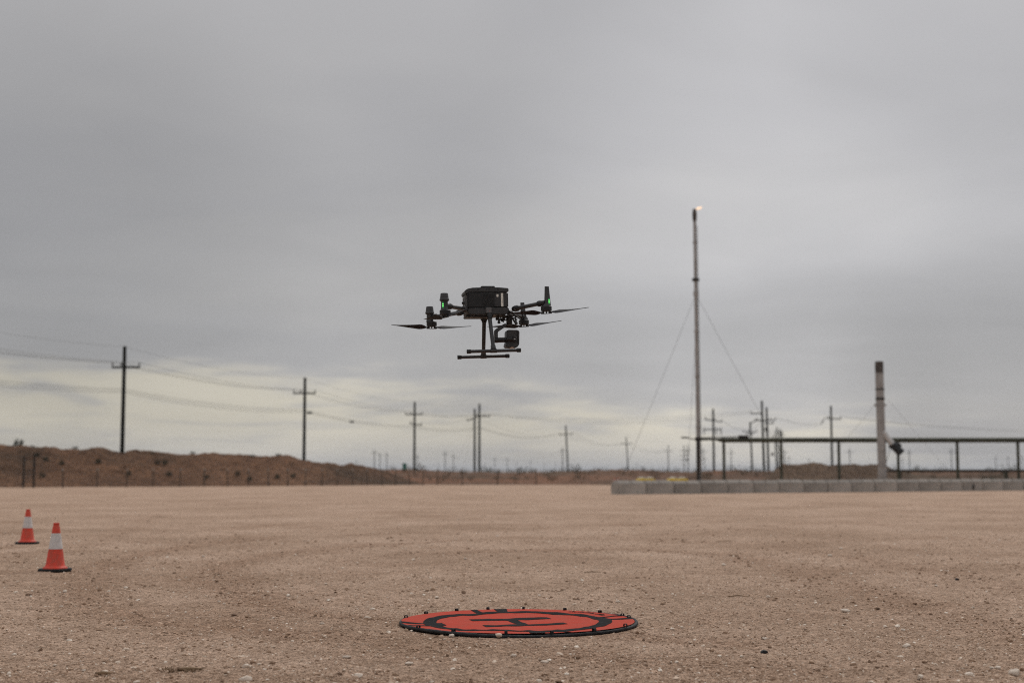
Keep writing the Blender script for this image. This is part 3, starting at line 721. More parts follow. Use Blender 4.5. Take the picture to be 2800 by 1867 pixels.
# thick stack
ST_Y = 70.6
st_b = Vector((img(2413, 1312, ST_Y).x, ST_Y, 0)); zs = img(2411, 988, ST_Y).z
stk = thing('combustor_stack', 'thick short grey steel stack with a blackened rim, behind the block row', 'stack', st_b)
rs_ = 0.205
def zpx(py): return img(2411, py, ST_Y).z
mb = MB(); mb.tube([(0, 0, -0.2), (0, 0, 1.0), (-0.02, 0, 3.4), (-0.03, 0, zpx(1020))], [rs_ * 1.08, rs_ * 1.05, rs_ * 1.02, rs_], 28); mb.build('shell', M_GALV, stk, smooth=True)
mb = MB(); z2 = zpx(1020)
mb.lathe([(rs_ * 1.0, z2), (rs_ * 1.01, zs - 0.1), (rs_ * 0.94, zs), (rs_ * 0.86, zs), (rs_ * 0.86, zs - 0.5), (0.0, zs - 0.5)], (-0.03, 0, 0), 28); mb.build('burnt_rim', M_SOOT, stk, smooth=True)
for py, rr, hh, mm in ((1064, 1.10, 0.035, M_DARK), (1090, 1.12, 0.05, M_DARK), (1106, 1.06, 0.03, M_GALV)):
    mb = MB(); z_ = zpx(py); mb.tube([(-0.025, 0, z_ - hh), (-0.025, 0, z_ + hh)], rs_ * rr, 28); mb.build('band', mm, stk, smooth=True)
for s in (-1, 1):
    mb = MB(); mb.box((s * rs_ * 1.2 - 0.025, 0, zpx(1107)), (0.10, 0.09, 0.11)); mb.build('guy_lug', M_GALV, stk, bevel=0.01)
for a, b in (((2394, 1106), (2318, 1196)), ((2428, 1092), (2584, 1278))):
    A = img(a[0], a[1], ST_Y); Bq = img(b[0], b[1], ST_Y + 2.5); t_ = A.z / (A.z - Bq.z); mb = MB(); mb.tube([A - st_b, A.lerp(Bq, t_) - st_b], 0.005, 5); mb.build('guy_wire', M_WIRE, stk)
d1 = img(2426, 1196, ST_Y - 0.1) - st_b; d2 = img(2440, 1214, ST_Y - 0.15) - st_b; d3 = img(2462, 1236, ST_Y - 0.2) - st_b
mb = MB(); mb.tube([d1 + (d1 - d2) * 0.9, d2], 0.15, 18); duct = mb.build('inlet_duct', mat('pale_duct', (0.48, 0.47, 0.46), 0.45, metal=0.2, var=0.1), stk, smooth=True)
mb = MB(); mb.tube([d2, d3 + (d3 - d2) * 0.15], 0.205, 18); mb.box((d2 + d3) / 2 + Vector((0.12, -0.05, 0.15)), (0.22, 0.2, 0.14), Matrix.Rotation(R(45), 3, 'Y')); mb.box(d2 + Vector((-0.12, 0, -0.12)), (0.12, 0.12, 0.14)); mb.build('blower', mat('blower_black', (0.018, 0.019, 0.021), 0.5), stk, smooth=True)
mb = MB(); mb.tube([(rs_ * 0.9, -0.05, 1.35), d2 + Vector((-0.1, 0, -0.2))], 0.012, 6); mb.build('drain_line', M_DARK, stk)

# small far things
M_TEAL = mat('teal_paint', (0.07, 0.19, 0.155), 0.5)
p = img(1106, 1309, 118); o = thing('utility_box', 'small teal utility box by the pole past the berm end', 'utility box', (p.x, p.y, bank_z(p.x, p.y)))
mb = MB(); mb.box((0, 0, 0.205), (0.34, 0.3, 0.45)); mb.build('box_body', M_TEAL, o, bevel=0.03)
mb = MB(); mb.prism([(-0.2, 0.432), (0.2, 0.432), (0.14, 0.51), (-0.14, 0.51)], -0.18, 0.18); mb.build('box_lid', M_TEAL, o)

# ------------------------------------------------------------------ traffic cones
M_CONE = mat('cone_orange', (0.64, 0.056, 0.030), 0.6, c2=(0.44, 0.072, 0.044), scale=24, detail=9)
M_CONEW = mat('cone_sleeve', (0.60, 0.565, 0.55), 0.5, c2=(0.48, 0.45, 0.43), scale=22, detail=7)
M_RUB = mat('cone_rubber', (0.018, 0.018, 0.018), 0.7)
def cone(loc, label, rot, small=False):
    o = thing('traffic_cone', label, 'traffic cone', loc); o.rotation_euler = (0, 0, rot)
    z0, z1 = 0.022, 0.455
    def rad(z): return 0.094 + (0.027 - 0.094) * (z - z0) / (z1 - z0)
    mb = MB(); n = 28
    mb.lathe([(0.118, 0.018), (0.114, 0.034), (0.098, 0.042), (rad(0.06), 0.06), (rad(0.208), 0.208)], n=n); mb.build('lower_body', M_CONE, o, smooth=True)
    mb = MB(); mb.lathe([(rad(0.208) + 0.0015, 0.208), (rad(0.358) + 0.0015, 0.358)], n=n); mb.build('reflective_sleeve', M_CONEW, o, smooth=True)
    mb = MB(); mb.lathe([(rad(0.358), 0.358), (rad(0.42), 0.42), (rad(0.432) - 0.003, 0.432), (rad(0.436) - 0.003, 0.438), (rad(0.44), 0.443), (rad(0.45), 0.455), (rad(0.45) - 0.006, 0.457), (rad(0.45) - 0.008, 0.40), (0.001, 0.40)], n=n); mb.build('upper_body', M_CONE, o, smooth=True)
    mb = MB(); pts = []
    for k in range(8):
        a = math.pi / 8 + k * math.pi / 4; pts.append((0.165 * math.cos(a), 0.165 * math.sin(a)))
    vs = [(x, y, 0.0) for x, y in pts] + [(x, y, 0.024) for x, y in pts]
    mb.add(vs, [tuple(range(7, -1, -1)), tuple(range(8, 16))] + [(i, (i + 1) % 8, (i + 1) % 8 + 8, i + 8) for i in range(8)])
    mb.build('rubber_base', M_RUB, o, bevel=0.006)
    return o
def yz(p): return float(yard_height(np.array([p.x]), np.array([p.y]), 0.3)[0])
p = gnd(150.5, 1560); cone((p.x, p.y, yz(p) + 0.004), 'orange cone standing closer to the landing mat, in front of its partner', 0.2)
p = gnd(74.5, 1482.5); cone((p.x, p.y, yz(p) + 0.004), 'orange cone standing farther back towards the berm', 0.5)
for k, (cx, cy) in enumerate(((1680.5, 1326), (1690.5, 1323.5))):
    p = gnd(cx, cy); cone((p.x, p.y, yz(p)), ['tiny far cone at the open corner of the block row, the lower one of two', 'tiny far cone beyond the corner of the block row, partly behind its twin'][k], 0.3)

# ------------------------------------------------------------------ landing mat
M_MAT = mat('mat_fabric', (0.43, 0.054, 0.033), 0.85, c2=(0.37, 0.066, 0.044), scale=9, detail=8, bump=0.3, bscale=160, spec=0.06)
M_PRINT = mat('mat_print', (0.012, 0.012, 0.013), 0.85, var=0.2, scale=20, spec=0.05)
M_HOOP = mat('hoop_sleeve', (0.024, 0.025, 0.026), 0.7, spec=0.15, var=0.35, scale=25, bump=0.3, bscale=90)
M_WEB = mat('webbing', (0.012, 0.012, 0.013), 0.8)
pad = thing('landing_mat', 'round red drone landing mat with a black letter H and ring, lying on gravel', 'landing mat', PADC)
def pad_z(x, y):                  # wrinkled fabric stretched in a hoop
    x = np.asarray(x, dtype=np.float64); y = np.asarray(y, dtype=np.float64)
    r = np.hypot(x, y) / PADR
    ed = np.clip(1 - r ** 6, 0, 1)
    wv = 0.014 * fbm(x / 0.22 + 0.5 * y, y / 0.30, 131, 3) + 0.007 * fbm(x / 0.07, y / 0.11, 141, 2)
    wv = wv * (0.45 + 0.55 * sstep(0.4, 0.75, r))
    wv += 0.013 * sstep(0.55, 1.0, r) * fbm(np.arctan2(y, x) * 3.2, r * 1.5, 151, 2) * (1 - r ** 8).clip(0)
    return 0.009 + 0.013 * r ** 4 + ed * wv
nr, na = 60, 260
rr_ = np.linspace(0, 1, nr) ** 0.8 * (PADR - 0.006); aa_ = np.linspace(0, 2 * np.pi, na, endpoint=False)
RR, AA = np.meshgrid(rr_, aa_, indexing='ij'); PX, PY = RR * np.cos(AA), RR * np.sin(AA)
V = np.stack([PX, PY, pad_z(PX, PY)], -1).reshape(-1, 3)
i = np.arange(nr - 1)[:, None]; j = np.arange(na)[None, :]
Fc = np.stack([i * na + j, (i + 1) * na + j, (i + 1) * na + (j + 1) % na, i * na + (j + 1) % na], -1).reshape(-1, 4)
link('fabric_disc', mesh_np('fabric_disc', V, Fc), M_MAT, pad)
cr, sr = math.cos(PADROT), math.sin(PADROT)
def print_quads(name, quads, sub=28):
    VV, FF = [], []
    for q in quads:
        q = np.array(q, dtype=float); u = np.linspace(0, 1, sub); U, W2 = np.meshgrid(u, u, indexing='ij')
        P = (q[0][None, None] * ((1 - U) * (1 - W2))[..., None] + q[1] * (U * (1 - W2))[..., None] + q[2] * (U * W2)[..., None] + q[3] * ((1 - U) * W2)[..., None])
        x, y = P[..., 0] * cr - P[..., 1] * sr, P[..., 0] * sr + P[..., 1] * cr
        k = sum(len(v) for v in VV)
        VV.append(np.stack([x, y, pad_z(x, y) + 0.0022], -1).reshape(-1, 3)); FF.append(grid_faces(sub, sub) + k)
    return link(name, mesh_np(name, np.concatenate(VV), np.concatenate(FF)), M_PRINT, pad)
def rect(x0, x1, y0, y1): return [(x0, y0), (x1, y0), (x1, y1), (x0, y1)]
hl, hs, ht = 0.26, 0.168, 0.100
print_quads('printed_letter', [rect(-hl, hl, hs - ht / 2, hs + ht / 2), rect(-hl, hl, -hs - ht / 2, -hs + ht / 2), rect(-0.032, 0.032, -hs + ht / 2, hs - ht / 2)])
ro, ri = 0.590, 0.508
ang = np.linspace(0, 2 * np.pi, 240, endpoint=False); rd = np.linspace(ri, ro, 8)
A2, R2 = np.meshgrid(ang, rd, indexing='ij'); x, y = R2 * np.cos(A2), R2 * np.sin(A2)
i = np.arange(240)[:, None]; j = np.arange(7)[None, :]
Fc = np.stack([i * 8 + j, i * 8 + j + 1, ((i + 1) % 240) * 8 + j + 1, ((i + 1) % 240) * 8 + j], -1).reshape(-1, 4)
link('printed_ring', mesh_np('printed_ring', np.stack([x, y, pad_z(x, y) + 0.0022], -1).reshape(-1, 3), Fc), M_PRINT, pad)
# four black corner marks between ring and hoop: two bars each joined at the ring
for k in range(4):
    a = k * math.pi / 2
    def T(p): return (p[0] * math.cos(a) - p[1] * math.sin(a), p[0] * math.sin(a) + p[1] * math.cos(a))
    bars = [[(0.10, 0.580), (0.03, 0.582), (0.045, 0.728), (0.13, 0.716)], [(-0.11, 0.572), (-0.07, 0.577), (-0.075, 0.724), (-0.12, 0.718)]]
    if k == 1: bars.append([(-0.06, 0.47), (0.07, 0.47), (0.07, 0.60), (-0.06, 0.60)])
    if k == 2: bars.append([(0.03, 0.583), (-0.04, 0.583), (0.03, 0.65), (0.045, 0.728)])
    print_quads('printed_mark', [[T(p) for p in b] for b in bars], 14)
# scrawled lettering near the rim, as fine dark strokes
rgp = random.Random(5); strokes = []
for k in range(15):
    a = 1.02 - 0.032 * k - PADROT; r0 = 0.655
    c0 = (r0 * math.cos(a), r0 * math.sin(a)); tx, ty = -math.sin(a), math.cos(a); nx, ny = math.cos(a), math.sin(a)
    h_ = rgp.choice((0.03, 0.045, 0.02)); w_ = 0.006; sl = rgp.uniform(-0.01, 0.01)
    strokes.append([(c0[0] - tx * w_, c0[1] - ty * w_), (c0[0] + tx * w_, c0[1] + ty * w_), (c0[0] + tx * (w_ + sl) + nx * h_, c0[1] + ty * (w_ + sl) + ny * h_), (c0[0] - tx * (w_ - sl) + nx * h_, c0[1] - ty * (w_ - sl) + ny * h_)])
    if k % 2: strokes.append([(c0[0] - tx * 0.014, c0[1] - ty * 0.014), (c0[0] + tx * 0.014, c0[1] + ty * 0.014), (c0[0] + tx * 0.014 + nx * 0.007, c0[1] + ty * 0.014 + ny * 0.007), (c0[0] - tx * 0.014 + nx * 0.007, c0[1] - ty * 0.014 + ny * 0.007)])
print_quads('printed_lettering', strokes, 4)
# hoop
mb = MB(); n = 160; tr = 0.0115
pts = [Vector((math.cos(2 * math.pi * k / n), math.sin(2 * math.pi * k / n), 0)) * (PADR + 0.008 * math.sin(3 * 2 * math.pi * k / n + 1)) + Vector((0, 0, tr * 0.75 + 0.005 * math.sin(2 * 2 * math.pi * k / n + 0.6) + 0.002 * math.sin(5 * 2 * math.pi * k / n))) for k in range(n)]
vs, fs = [], []
for k, p in enumerate(pts):
    rad_ = Vector((p.x, p.y, 0)).normalized(); t2 = tr * (1 + 0.06 * math.sin(k * 2.9) + 0.05 * math.sin(k * 0.7))
    for q in range(12):
        an = 2 * math.pi * q / 12; vs.append(p + rad_ * math.cos(an) * t2 + Vector((0, 0, 1)) * math.sin(an) * t2 * 0.92)
for k in range(n):
    for q in range(12): fs.append((k * 12 + q, ((k + 1) % n) * 12 + q, ((k + 1) % n) * 12 + (q + 1) % 12, k * 12 + (q + 1) % 12))
mb.add(vs, fs); mb.build('hoop', M_HOOP, pad, smooth=True)
# webbing loops around the hoop
z6 = [(85, 200), (255, 160), (548, 122), (862, 122), (1225, 120), (1645, 135), (1985, 160), (2185, 190), (2235, 215), (2140, 285), (1835, 325), (1455, 345), (1055, 340), (592, 318), (262, 285)]
for (u_, v_) in z6:
    ux = (1070 + u_ / 3.36 - 1415.5) / 329.0; ux = max(-0.985, min(0.985, ux)); far = v_ < 232
    yy = math.sqrt(1 - ux * ux) * (1 if far else -1); e = Vector((ux, yy, 0)); c = e * (PADR - 0.004)
    tg = Vector((-e.y, e.x, 0)); mb = MB(); ww = 0.0085
    prof_ = [(-0.010, 0.016), (-0.012, 0.030), (-0.007, 0.037), (0.006, 0.037), (0.011, 0.030), (0.010, 0.016)]
    ins_ = [(a * 0.72, b - 0.004 if b > 0.03 else b) for a, b in prof_]
    vs = []
    for s in (-1, 1):
        for a, b in prof_ + ins_[::-1]: vs.append(c + e * a + tg * ww * s + Vector((0, 0, b)))
    m_ = len(prof_); n2 = 2 * m_; fs = []
    for k in range(n2): fs.append((k, (k + 1) % n2, (k + 1) % n2 + n2, k + n2))
    for k in range(m_ - 1): fs.append((k, k + 1, n2 - 2 - k, n2 - 1 - k)); fs.append((n2 + k, n2 + n2 - 1 - k, n2 + n2 - 2 - k, n2 + k + 1))
    mb.add(vs, fs); mb.build('webbing_loop', M_WEB, pad)

# ------------------------------------------------------------------ drone
M_BODY = mat('drone_shell', (0.030, 0.030, 0.031), 0.5, var=0.12, scale=40, bump=0.05, bscale=300, spec=0.4)
M_BLACK = mat('drone_black', (0.0085, 0.0085, 0.009), 0.5, var=0.15, scale=30, spec=0.4)
M_TUBE = mat('carbon_tube', (0.020, 0.020, 0.021), 0.38, spec=0.5)
M_GREYP = mat('drone_grey', (0.11, 0.11, 0.112), 0.5)
M_SILV = mat('drone_silver', (0.32, 0.32, 0.32), 0.3, metal=0.8)
M_LABEL = mat('white_sticker', (0.68, 0.66, 0.60), 0.5, var=0.06, scale=60)
M_PROP = mat('propeller_plastic', (0.016, 0.016, 0.019), 0.6, spec=0.15)
M_TAN = mat('propeller_mark', (0.36, 0.14, 0.03), 0.6)
M_LED = mat('green_led', (0.1, 0.8, 0.25), 0.4, emit=(0.22, 1.0, 0.20), estr=1.0)
M_LEDD = mat('green_led_dim', (0.05, 0.25, 0.1), 0.4, emit=(0.03, 0.35, 0.08), estr=0.5)
M_LENS = mat('lens_glass', (0.25, 0.16, 0.12), 0.1, metal=0.6)
DY = 8.65
def z1(u, v): return (1050 + u / 4.1263, 760 + v / 4.1263)
D0 = img(*z1(1165, 380), DY)
DR = Euler((0, 0, R(10)), 'XYZ').to_matrix() @ Euler((0, R(-1.2), 0), 'XYZ').to_matrix() @ Euler((R(-1.0), 0, 0), 'XYZ').to_matrix()
drone = thing('quadcopter_drone', 'black quadcopter drone hovering over the landing mat with a gimbal camera', 'drone', D0)
drone.rotation_euler = DR.to_euler()
DRi = DR.inverted()
def dl(u, v, Y):                    # drawing point -> drone frame, on the plane y = Y of the drone
    o = DRi @ (Vector((0, 0, CAM_H)) - D0); d = DRi @ pdir(*z1(u, v))
    t = (Y - o.y) / d.y; return o + d * t
def X(u, Y=-0.08, v=250): return dl(u, v, Y).x
def Zv(v, Y=-0.08, u=1165): return dl(u, v, Y).z
def dbox(u0, u1, v0, v1, y0, y1):
    ym = y0
    a = dl(u0, (v0 + v1) / 2, ym).x; b = dl(u1, (v0 + v1) / 2, ym).x; c = dl((u0 + u1) / 2, v0, ym).z; d = dl((u0 + u1) / 2, v1, ym).z
    return ((a + b) / 2, (y0 + y1) / 2, (c + d) / 2), (abs(b - a), abs(y1 - y0), abs(c - d))
BW = 0.078
def addbox(name, u0, u1, v0, v1, y0, y1, m, parent, bev=0.003, seg=2):
    mb = MB(); mb.box(*dbox(u0, u1, v0, v1, y0, y1)); return mb.build(name, m, parent, bevel=bev, seg=seg, smooth=True)
hull = addbox('body_shell', 948, 1404, 150, 338, -BW, BW, M_BODY, drone, 0.010, 3)
# lid with its slightly arched top
mb = MB(); yl = -BW - 0.006
lidp = [dl(918, 176, yl), dl(914, 140, yl), dl(945, 120, yl), dl(1000, 109, yl), dl(1160, 104, yl), dl(1300, 106, yl), dl(1404, 114, yl), dl(1409, 150, yl), dl(1380, 158, yl), dl(1240, 157, yl), dl(960, 160, yl), dl(940, 176, yl)]
mb.prism([(p.x, p.z) for p in lidp], yl, -yl); lid = mb.build('top_lid', M_BODY, drone, bevel=0.0035, smooth=True)
mb = MB(); pa, pb = dl(1085, 104, 0.0), dl(1240, 104, 0.0); mb.box(((pa.x + pb.x) / 2, 0, pa.z - 0.003), (pb.x - pa.x, 0.08, 0.010)); mb.build('top_hatch', M_BODY, lid, bevel=0.003)
for (u, v, r) in ((1062, 127, 0.0048), (1160, 126, 0.0042), (1185, 126, 0.0042), (1283, 124, 0.0048)):
    p = dl(u, v, yl); mb = MB(); mb.lathe([(r, 0.0), (r, 0.0012), (r * 0.75, 0.0016), (0.0005, 0.0010)], (p.x, yl + 0.0002, p.z), 14, axis=(0, -1, 0)); mb.build('sensor_eye', M_BLACK, lid)
for s in (-1, 1):
    yb = BW + 0.010
    b1 = MB(); c, sz = dbox(948, 1247, 164, 331, -yb, 0); b1.box((c[0], s * (BW + 0.002), c[2]), (sz[0], 0.018, sz[2])); bat = b1.build('battery', M_BLACK, drone, bevel=0.004, seg=2, smooth=True)
    ya = s * (BW + 0.011)
    for k in range(13):
        v = 186 + k * 10.4; a = dl(1112, v, -yb); b = dl(1238, v, -yb)
        m2 = MB(); m2.box(((a.x + b.x) / 2, ya + s * 0.0006, a.z), (b.x - a.x, 0.0022, 0.0028)); m2.build('rib', M_BLACK, bat)
# rear strip, sky light on it painted in as lighter grey, and knob
mb = MB(); p = dl(930, 250, -BW); q = dl(930, 330, -BW); x_r = X(944)
mb.box((x_r - 0.004, 0, (Zv(182) + Zv(335)) / 2), (0.014, 2 * BW - 0.030, Zv(182) - Zv(335))); rear = mb.build('rear_panel', M_GREYP, drone, bevel=0.004, smooth=True)
mb = MB(); mb.lathe([(0.009, 0), (0.009, 0.006), (0.006, 0.010), (0.008, 0.016), (0.004, 0.018)], (x_r - 0.010, -0.02, Zv(268)), 12, axis=(-1, 0, 0)); mb.build('latch_knob', M_BLACK, rear, smooth=True)
for yy in (-0.045, 0.03):
    mb = MB(); mb.box((x_r - 0.0125, yy, (Zv(200) + Zv(325)) / 2), (0.004, 0.012, (Zv(200) - Zv(325)) * 0.9)); mb.build('rear_rib', M_BODY, rear)
# stickers
c, sz = dbox(1269, 1291, 184, 213, -BW, 0); mb = MB(); mb.box((c[0], -BW - 0.0006, c[2]), (sz[0], 0.0016, sz[2])); st1 = mb.build('sticker', M_LABEL, drone)
c, sz = dbox(1320, 1345, 171, 321, -BW, 0); mb = MB(); mb.box((c[0], -BW - 0.0006, c[2]), (sz[0], 0.0016, sz[2])); st2 = mb.build('sticker', M_LABEL, drone)
mb = MB(); mb.box((c[0], -BW - 0.0016, c[2] - sz[2] * 0.05), (0.0022, 0.0006, sz[2] * 0.42)); mb.build('print_line', M_GREYP, st2)
# chassis
mb = MB(); yc_ = -BW - 0.012
ch = [dl(955, 336, yc_), dl(1409, 330, yc_), dl(1412, 372, yc_), dl(1390, 404, yc_), dl(1215, 415, yc_), dl(960, 412, yc_), dl(935, 380, yc_)]
mb.prism([(p.x, p.z) for p in ch], yc_, -yc_); mb.build('chassis', M_BODY, drone, bevel=0.005, smooth=True)
mb = MB(); a, b = X(925, -0.06, 425), X(1235, -0.06, 425)
mb.box(((a + b) / 2, 0, Zv(425, -0.06)), (b - a, 0.12, 0.014)); belly = mb.build('belly_plate', M_BLACK, drone, bevel=0.004, smooth=True)
for (u, r) in ((1015, 0.009), (960, 0.006), (1100, 0.006)):
    mb = MB(); mb.lathe([(r, 0), (r, -0.008), (r * 0.5, -0.011)], (X(u, -0.04, 430), -0.035, Zv(427, -0.035)), 12); mb.build('belly_sensor', M_BLACK, belly, smooth=True)
for s in (-1, 1):                  # landing-gear mounts
    c, sz = dbox(1146, 1212, 332, 402, yc_, 0); mb = MB(); mb.box((c[0], s * (-yc_ + 0.004), c[2]), (sz[0], 0.022, sz[2])); lm = mb.build('leg_mount', M_GREYP, drone, bevel=0.004, smooth=True)
    mb = MB(); p = dl(1187, 373, yc_); mb.box((p.x, s * (-yc_ + 0.0155), p.z), (0.0018, 0.0012, 0.0030)); mb.build('red_dot', mat('red_dot', (0.5, 0.03, 0.03), 0.5), lm)
    for u in (1137, 1222):
        mb = MB(); p = dl(u, 345, yc_); mb.lathe([(0.004, 0), (0.004, 0.001), (0.0005, 0.0012)], (p.x, s * -yc_ , p.z), 10, axis=(0, s, 0)); mb.build('screw', M_BLACK, lm)
# landing legs and skids
YS = 0.165
for s, top, bot, sk0, sk1 in ((-1, (1187, 405), (1236, 812), (935, 830), (1543, 813)), (1, (1131, 440), (1122, 880), (830, 894), (1414, 878))):
    yt = s * 0.088
    a = dl(*top, yt); b = dl(*bot, s * YS)
    leg = MB(); leg.tube([a, b], [0.0125, 0.0115], 16); lg = leg.build('landing_leg', M_TUBE, drone, smooth=True)
    d = (b - a).normalized()
    mb = MB(); mb.tube([a - d * 0.004, a + d * 0.024], 0.0175, 16); mb.tube([a + d * 0.024, a + d * 0.034], 0.0155, 16); mb.build('leg_collar', M_BLACK, lg, smooth=True)
    if s > 0: mb = MB(); p = dl(1128, 470, yt); mb.box(p, (0.040, 0.020, 0.014)); mb.build('leg_clamp', M_BLACK, lg, bevel=0.003)
    mb = MB(); mb.tube([b - d * 0.030, b - d * 0.006], [0.0145, 0.0165], 16); mb.build('tee_socket', M_BODY, lg, smooth=True)
    e0 = dl(*sk0, s * YS); e1 = dl(*sk1, s * YS); dd = (e1 - e0).normalized()
    mb = MB(); mb.tube([e0, e1], 0.0098, 16); skd = mb.build('skid', M_TUBE, drone, smooth=True)
    pc = e0 + dd * (b - e0).dot(dd)
    mb = MB(); mb.tube([pc - dd * 0.019, pc + dd * 0.019], 0.0125, 16); mb.build('tee_sleeve', M_BODY, skd, smooth=True)
    for p, q in ((e0, dd), (e1, -dd)):
        mb = MB(); mb.tube([p, p + q * 0.002, p + q * 0.010, p + q * 0.0105, p + q * 0.012, p + q * 0.0125, p + q * 0.022, p + q * 0.026], [0.0125, 0.0132, 0.0132, 0.0118, 0.0118, 0.0132, 0.0128, 0.0105], 16); mb.build('skid_cap', M_BLACK, skd, smooth=True)
# arms, motor pods, propellers
def blade_mesh(length, root, m_name):
    mb = MB(); n = 18; rows = []
    for k in range(n + 1):
        t = k / n; x = root + (length - root) * t
        ch = 0.012 + 0.037 * math.sin(min(t / 0.20, 1) * math.pi / 2) if t < 0.20 else 0.0465 * (1 - (t - 0.20) / 0.80) ** 0.85 + 0.0025
        tw = R(35 - 21 * t); cone_ = 0.007 * t + 0.006 * t * t
        th = 0.0060 * (1 - 0.75 * t) + 0.0008
        rows.append([(x, -ch * 0.42 * math.cos(tw), cone_ - ch * 0.42 * math.sin(tw)), (x, 0.0, cone_ + th), (x, ch * 0.58 * math.cos(tw), cone_ + ch * 0.58 * math.sin(tw)), (x, 0.0, cone_ - th * 0.4)])
    vs = [p for r in rows for p in r]; fs = []
    for k in range(n):
        for q in range(4): fs.append((k * 4 + q, k * 4 + (q + 1) % 4, (k + 1) * 4 + (q + 1) % 4, (k + 1) * 4 + q))
    fs += [(3, 2, 1, 0), tuple(n * 4 + q for q in range(4))]
    mb.add(vs, fs); return mb
bl = blade_mesh(0.263, 0.036, 'b')
YM = 0.33
pods = {
 'A': dict(m=(538, 520), s=1, rear=True, rot=20 , led=None),
 'B': dict(m=(690, 390), s=-1, rear=True, rot=-58, led=(665, 305)),
 'C': dict(m=(1831, 347), s=-1, rear=False, rot=-19, led=(1864, 262)),
 'D': dict(m=(1578, 500), s=1, rear=False, rot=-26, led=None),
}
bproto = None
for key, q in pods.items():
    Yp = q['s'] * YM; c = dl(*q['m'], Yp); k = 1.0
    mo = MB(); mo.lathe([(0.027, -0.0135), (0.0325, -0.012), (0.0325, -0.003), (0.0315, -0.002), (0.0325, -0.001), (0.0325, 0.0115), (0.029, 0.0145)], c, 28)
    mt = mo.build('motor', M_BLACK, drone, smooth=True)
    mb = MB(); mb.lathe([(0.024, -0.0165), (0.024, -0.0136)], c, 24); mb.build('motor_ring', M_BODY, mt, smooth=True)
    sgn = 1 if not q['rear'] else -1
    arm_in = {'A': (850, 392), 'B': (905, 352), 'C': (1495, 343), 'D': (1420, 395)}[key]
    pod_u = {'A': 517, 'B': 682, 'C': 1845, 'D': 1578}[key]
    pin = dl(*arm_in, q['s'] * (0.115 if q['s'] < 0 else 0.12))
    att = {'A': (560, 440), 'B': (730, 318), 'C': (1775, 285), 'D': (1560, 437)}[key]
    pout = dl(*att, Yp * 0.96)
    d = (pout - pin).normalized()
    mb = MB(); mb.tube([pin, pout], 0.0122, 16); arm = mb.build('arm', M_TUBE, drone, smooth=True)
    mb = MB(); mb.tube([pin - d * 0.030, pin - d * 0.012, pin + d * 0.004, pin + d * 0.006, pin + d * 0.012, pin + d * 0.018], [0.015, 0.019, 0.019, 0.016, 0.0185, 0.0145], 18); hg = mb.build('arm_hinge', M_BLACK, arm, smooth=True)
    mb = MB(); mb.tube([pin + d * 0.0042, pin + d * 0.0062], 0.0191, 18); mb.build('hinge_ring', M_SILV, hg, smooth=True)
    mb = MB(); inb = Vector((-d.x, -d.y, 0)).normalized()
    hx = Vector((c.x, c.y, 0)); e = Vector((pin.x, pin.y, 0)) - Vector((c.x, c.y, 0)); el = Vector((c.x, c.y, pout.z))
    mb.tube([el + (pout - el) * 0.2, pout - d * 0.012, pout - d * 0.0115, pout - d * 0.026], [0.0165, 0.0165, 0.0185, 0.0175], 18); mb.build('arm_clamp', M_BLACK, arm, smooth=True)
    if q['rear']:
        ztop = {'A': 324, 'B': 174}[key]; zfl = {'A': 400, 'B': 252}[key]
        zt_, zf_ = dl(pod_u, ztop, Yp).z, dl(pod_u, zfl, Yp).z; pc = Vector((dl(pod_u, 450 if key == 'A' else 310, Yp).x, Yp, 0))
        mb = MB(); mb.lathe([(0.024, c.z + 0.0146), (0.0225, c.z + 0.02), (0.0205, c.z + 0.03), (0.0200, zf_ - 0.002), (0.0215, zf_ + 0.001)], pc, 24); pod = mb.build('motor_pod', M_BODY, drone, smooth=True)
        mb = MB(); mb.lathe([(0.0225, zf_ - 0.006), (0.0285, zf_ - 0.001), (0.0285, zf_ + 0.003), (0.0262, zf_ + 0.011), (0.0255, zf_ + 0.0115), (0.0222, zt_ - 0.003), (0.0205, zt_), (0.001, zt_ + 0.0006)], pc, 28); mb.build('antenna_cap', M_BODY, pod, smooth=True)
        lx = pc.x
    else:
        tu, tv = {'C': (1836, 97), 'D': (1560, 279)}[key]; tp_ = dl(tu, tv, Yp); bu = dl(pod_u, {'C': 318, 'D': 468}[key], Yp)
        mb = MB(); n_ = 6; vs = []; fs = []
        for kk in range(n_ + 1):
            t = kk / n_; p = bu.lerp(tp_, t); wx = 0.0205 + (0.0128 - 0.0205) * t ** 0.8; wy = 0.021 + (0.008 - 0.021) * t
            for aa in range(16):
                an = 2 * math.pi * aa / 16; se = 0.75
                vs.append((p.x + wx * math.copysign(abs(math.cos(an)) ** se, math.cos(an)), p.y + wy * math.copysign(abs(math.sin(an)) ** se, math.sin(an)), p.z))
        fs = [(r_ * 16 + k_, r_ * 16 + (k_ + 1) % 16, (r_ + 1) * 16 + (k_ + 1) % 16, (r_ + 1) * 16 + k_) for r_ in range(n_) for k_ in range(16)]
        fs += [tuple(range(15, -1, -1)), tuple(n_ * 16 + k_ for k_ in range(16))]
        mb.add(vs, fs)
        mb.lathe([(0.026, c.z + 0.013), (0.0225, c.z + 0.022), (0.020, bu.z + 0.012)], (c.x + 0.004, Yp, 0), 20)
        pod = mb.build('antenna_pod', M_BODY, drone, smooth=True)
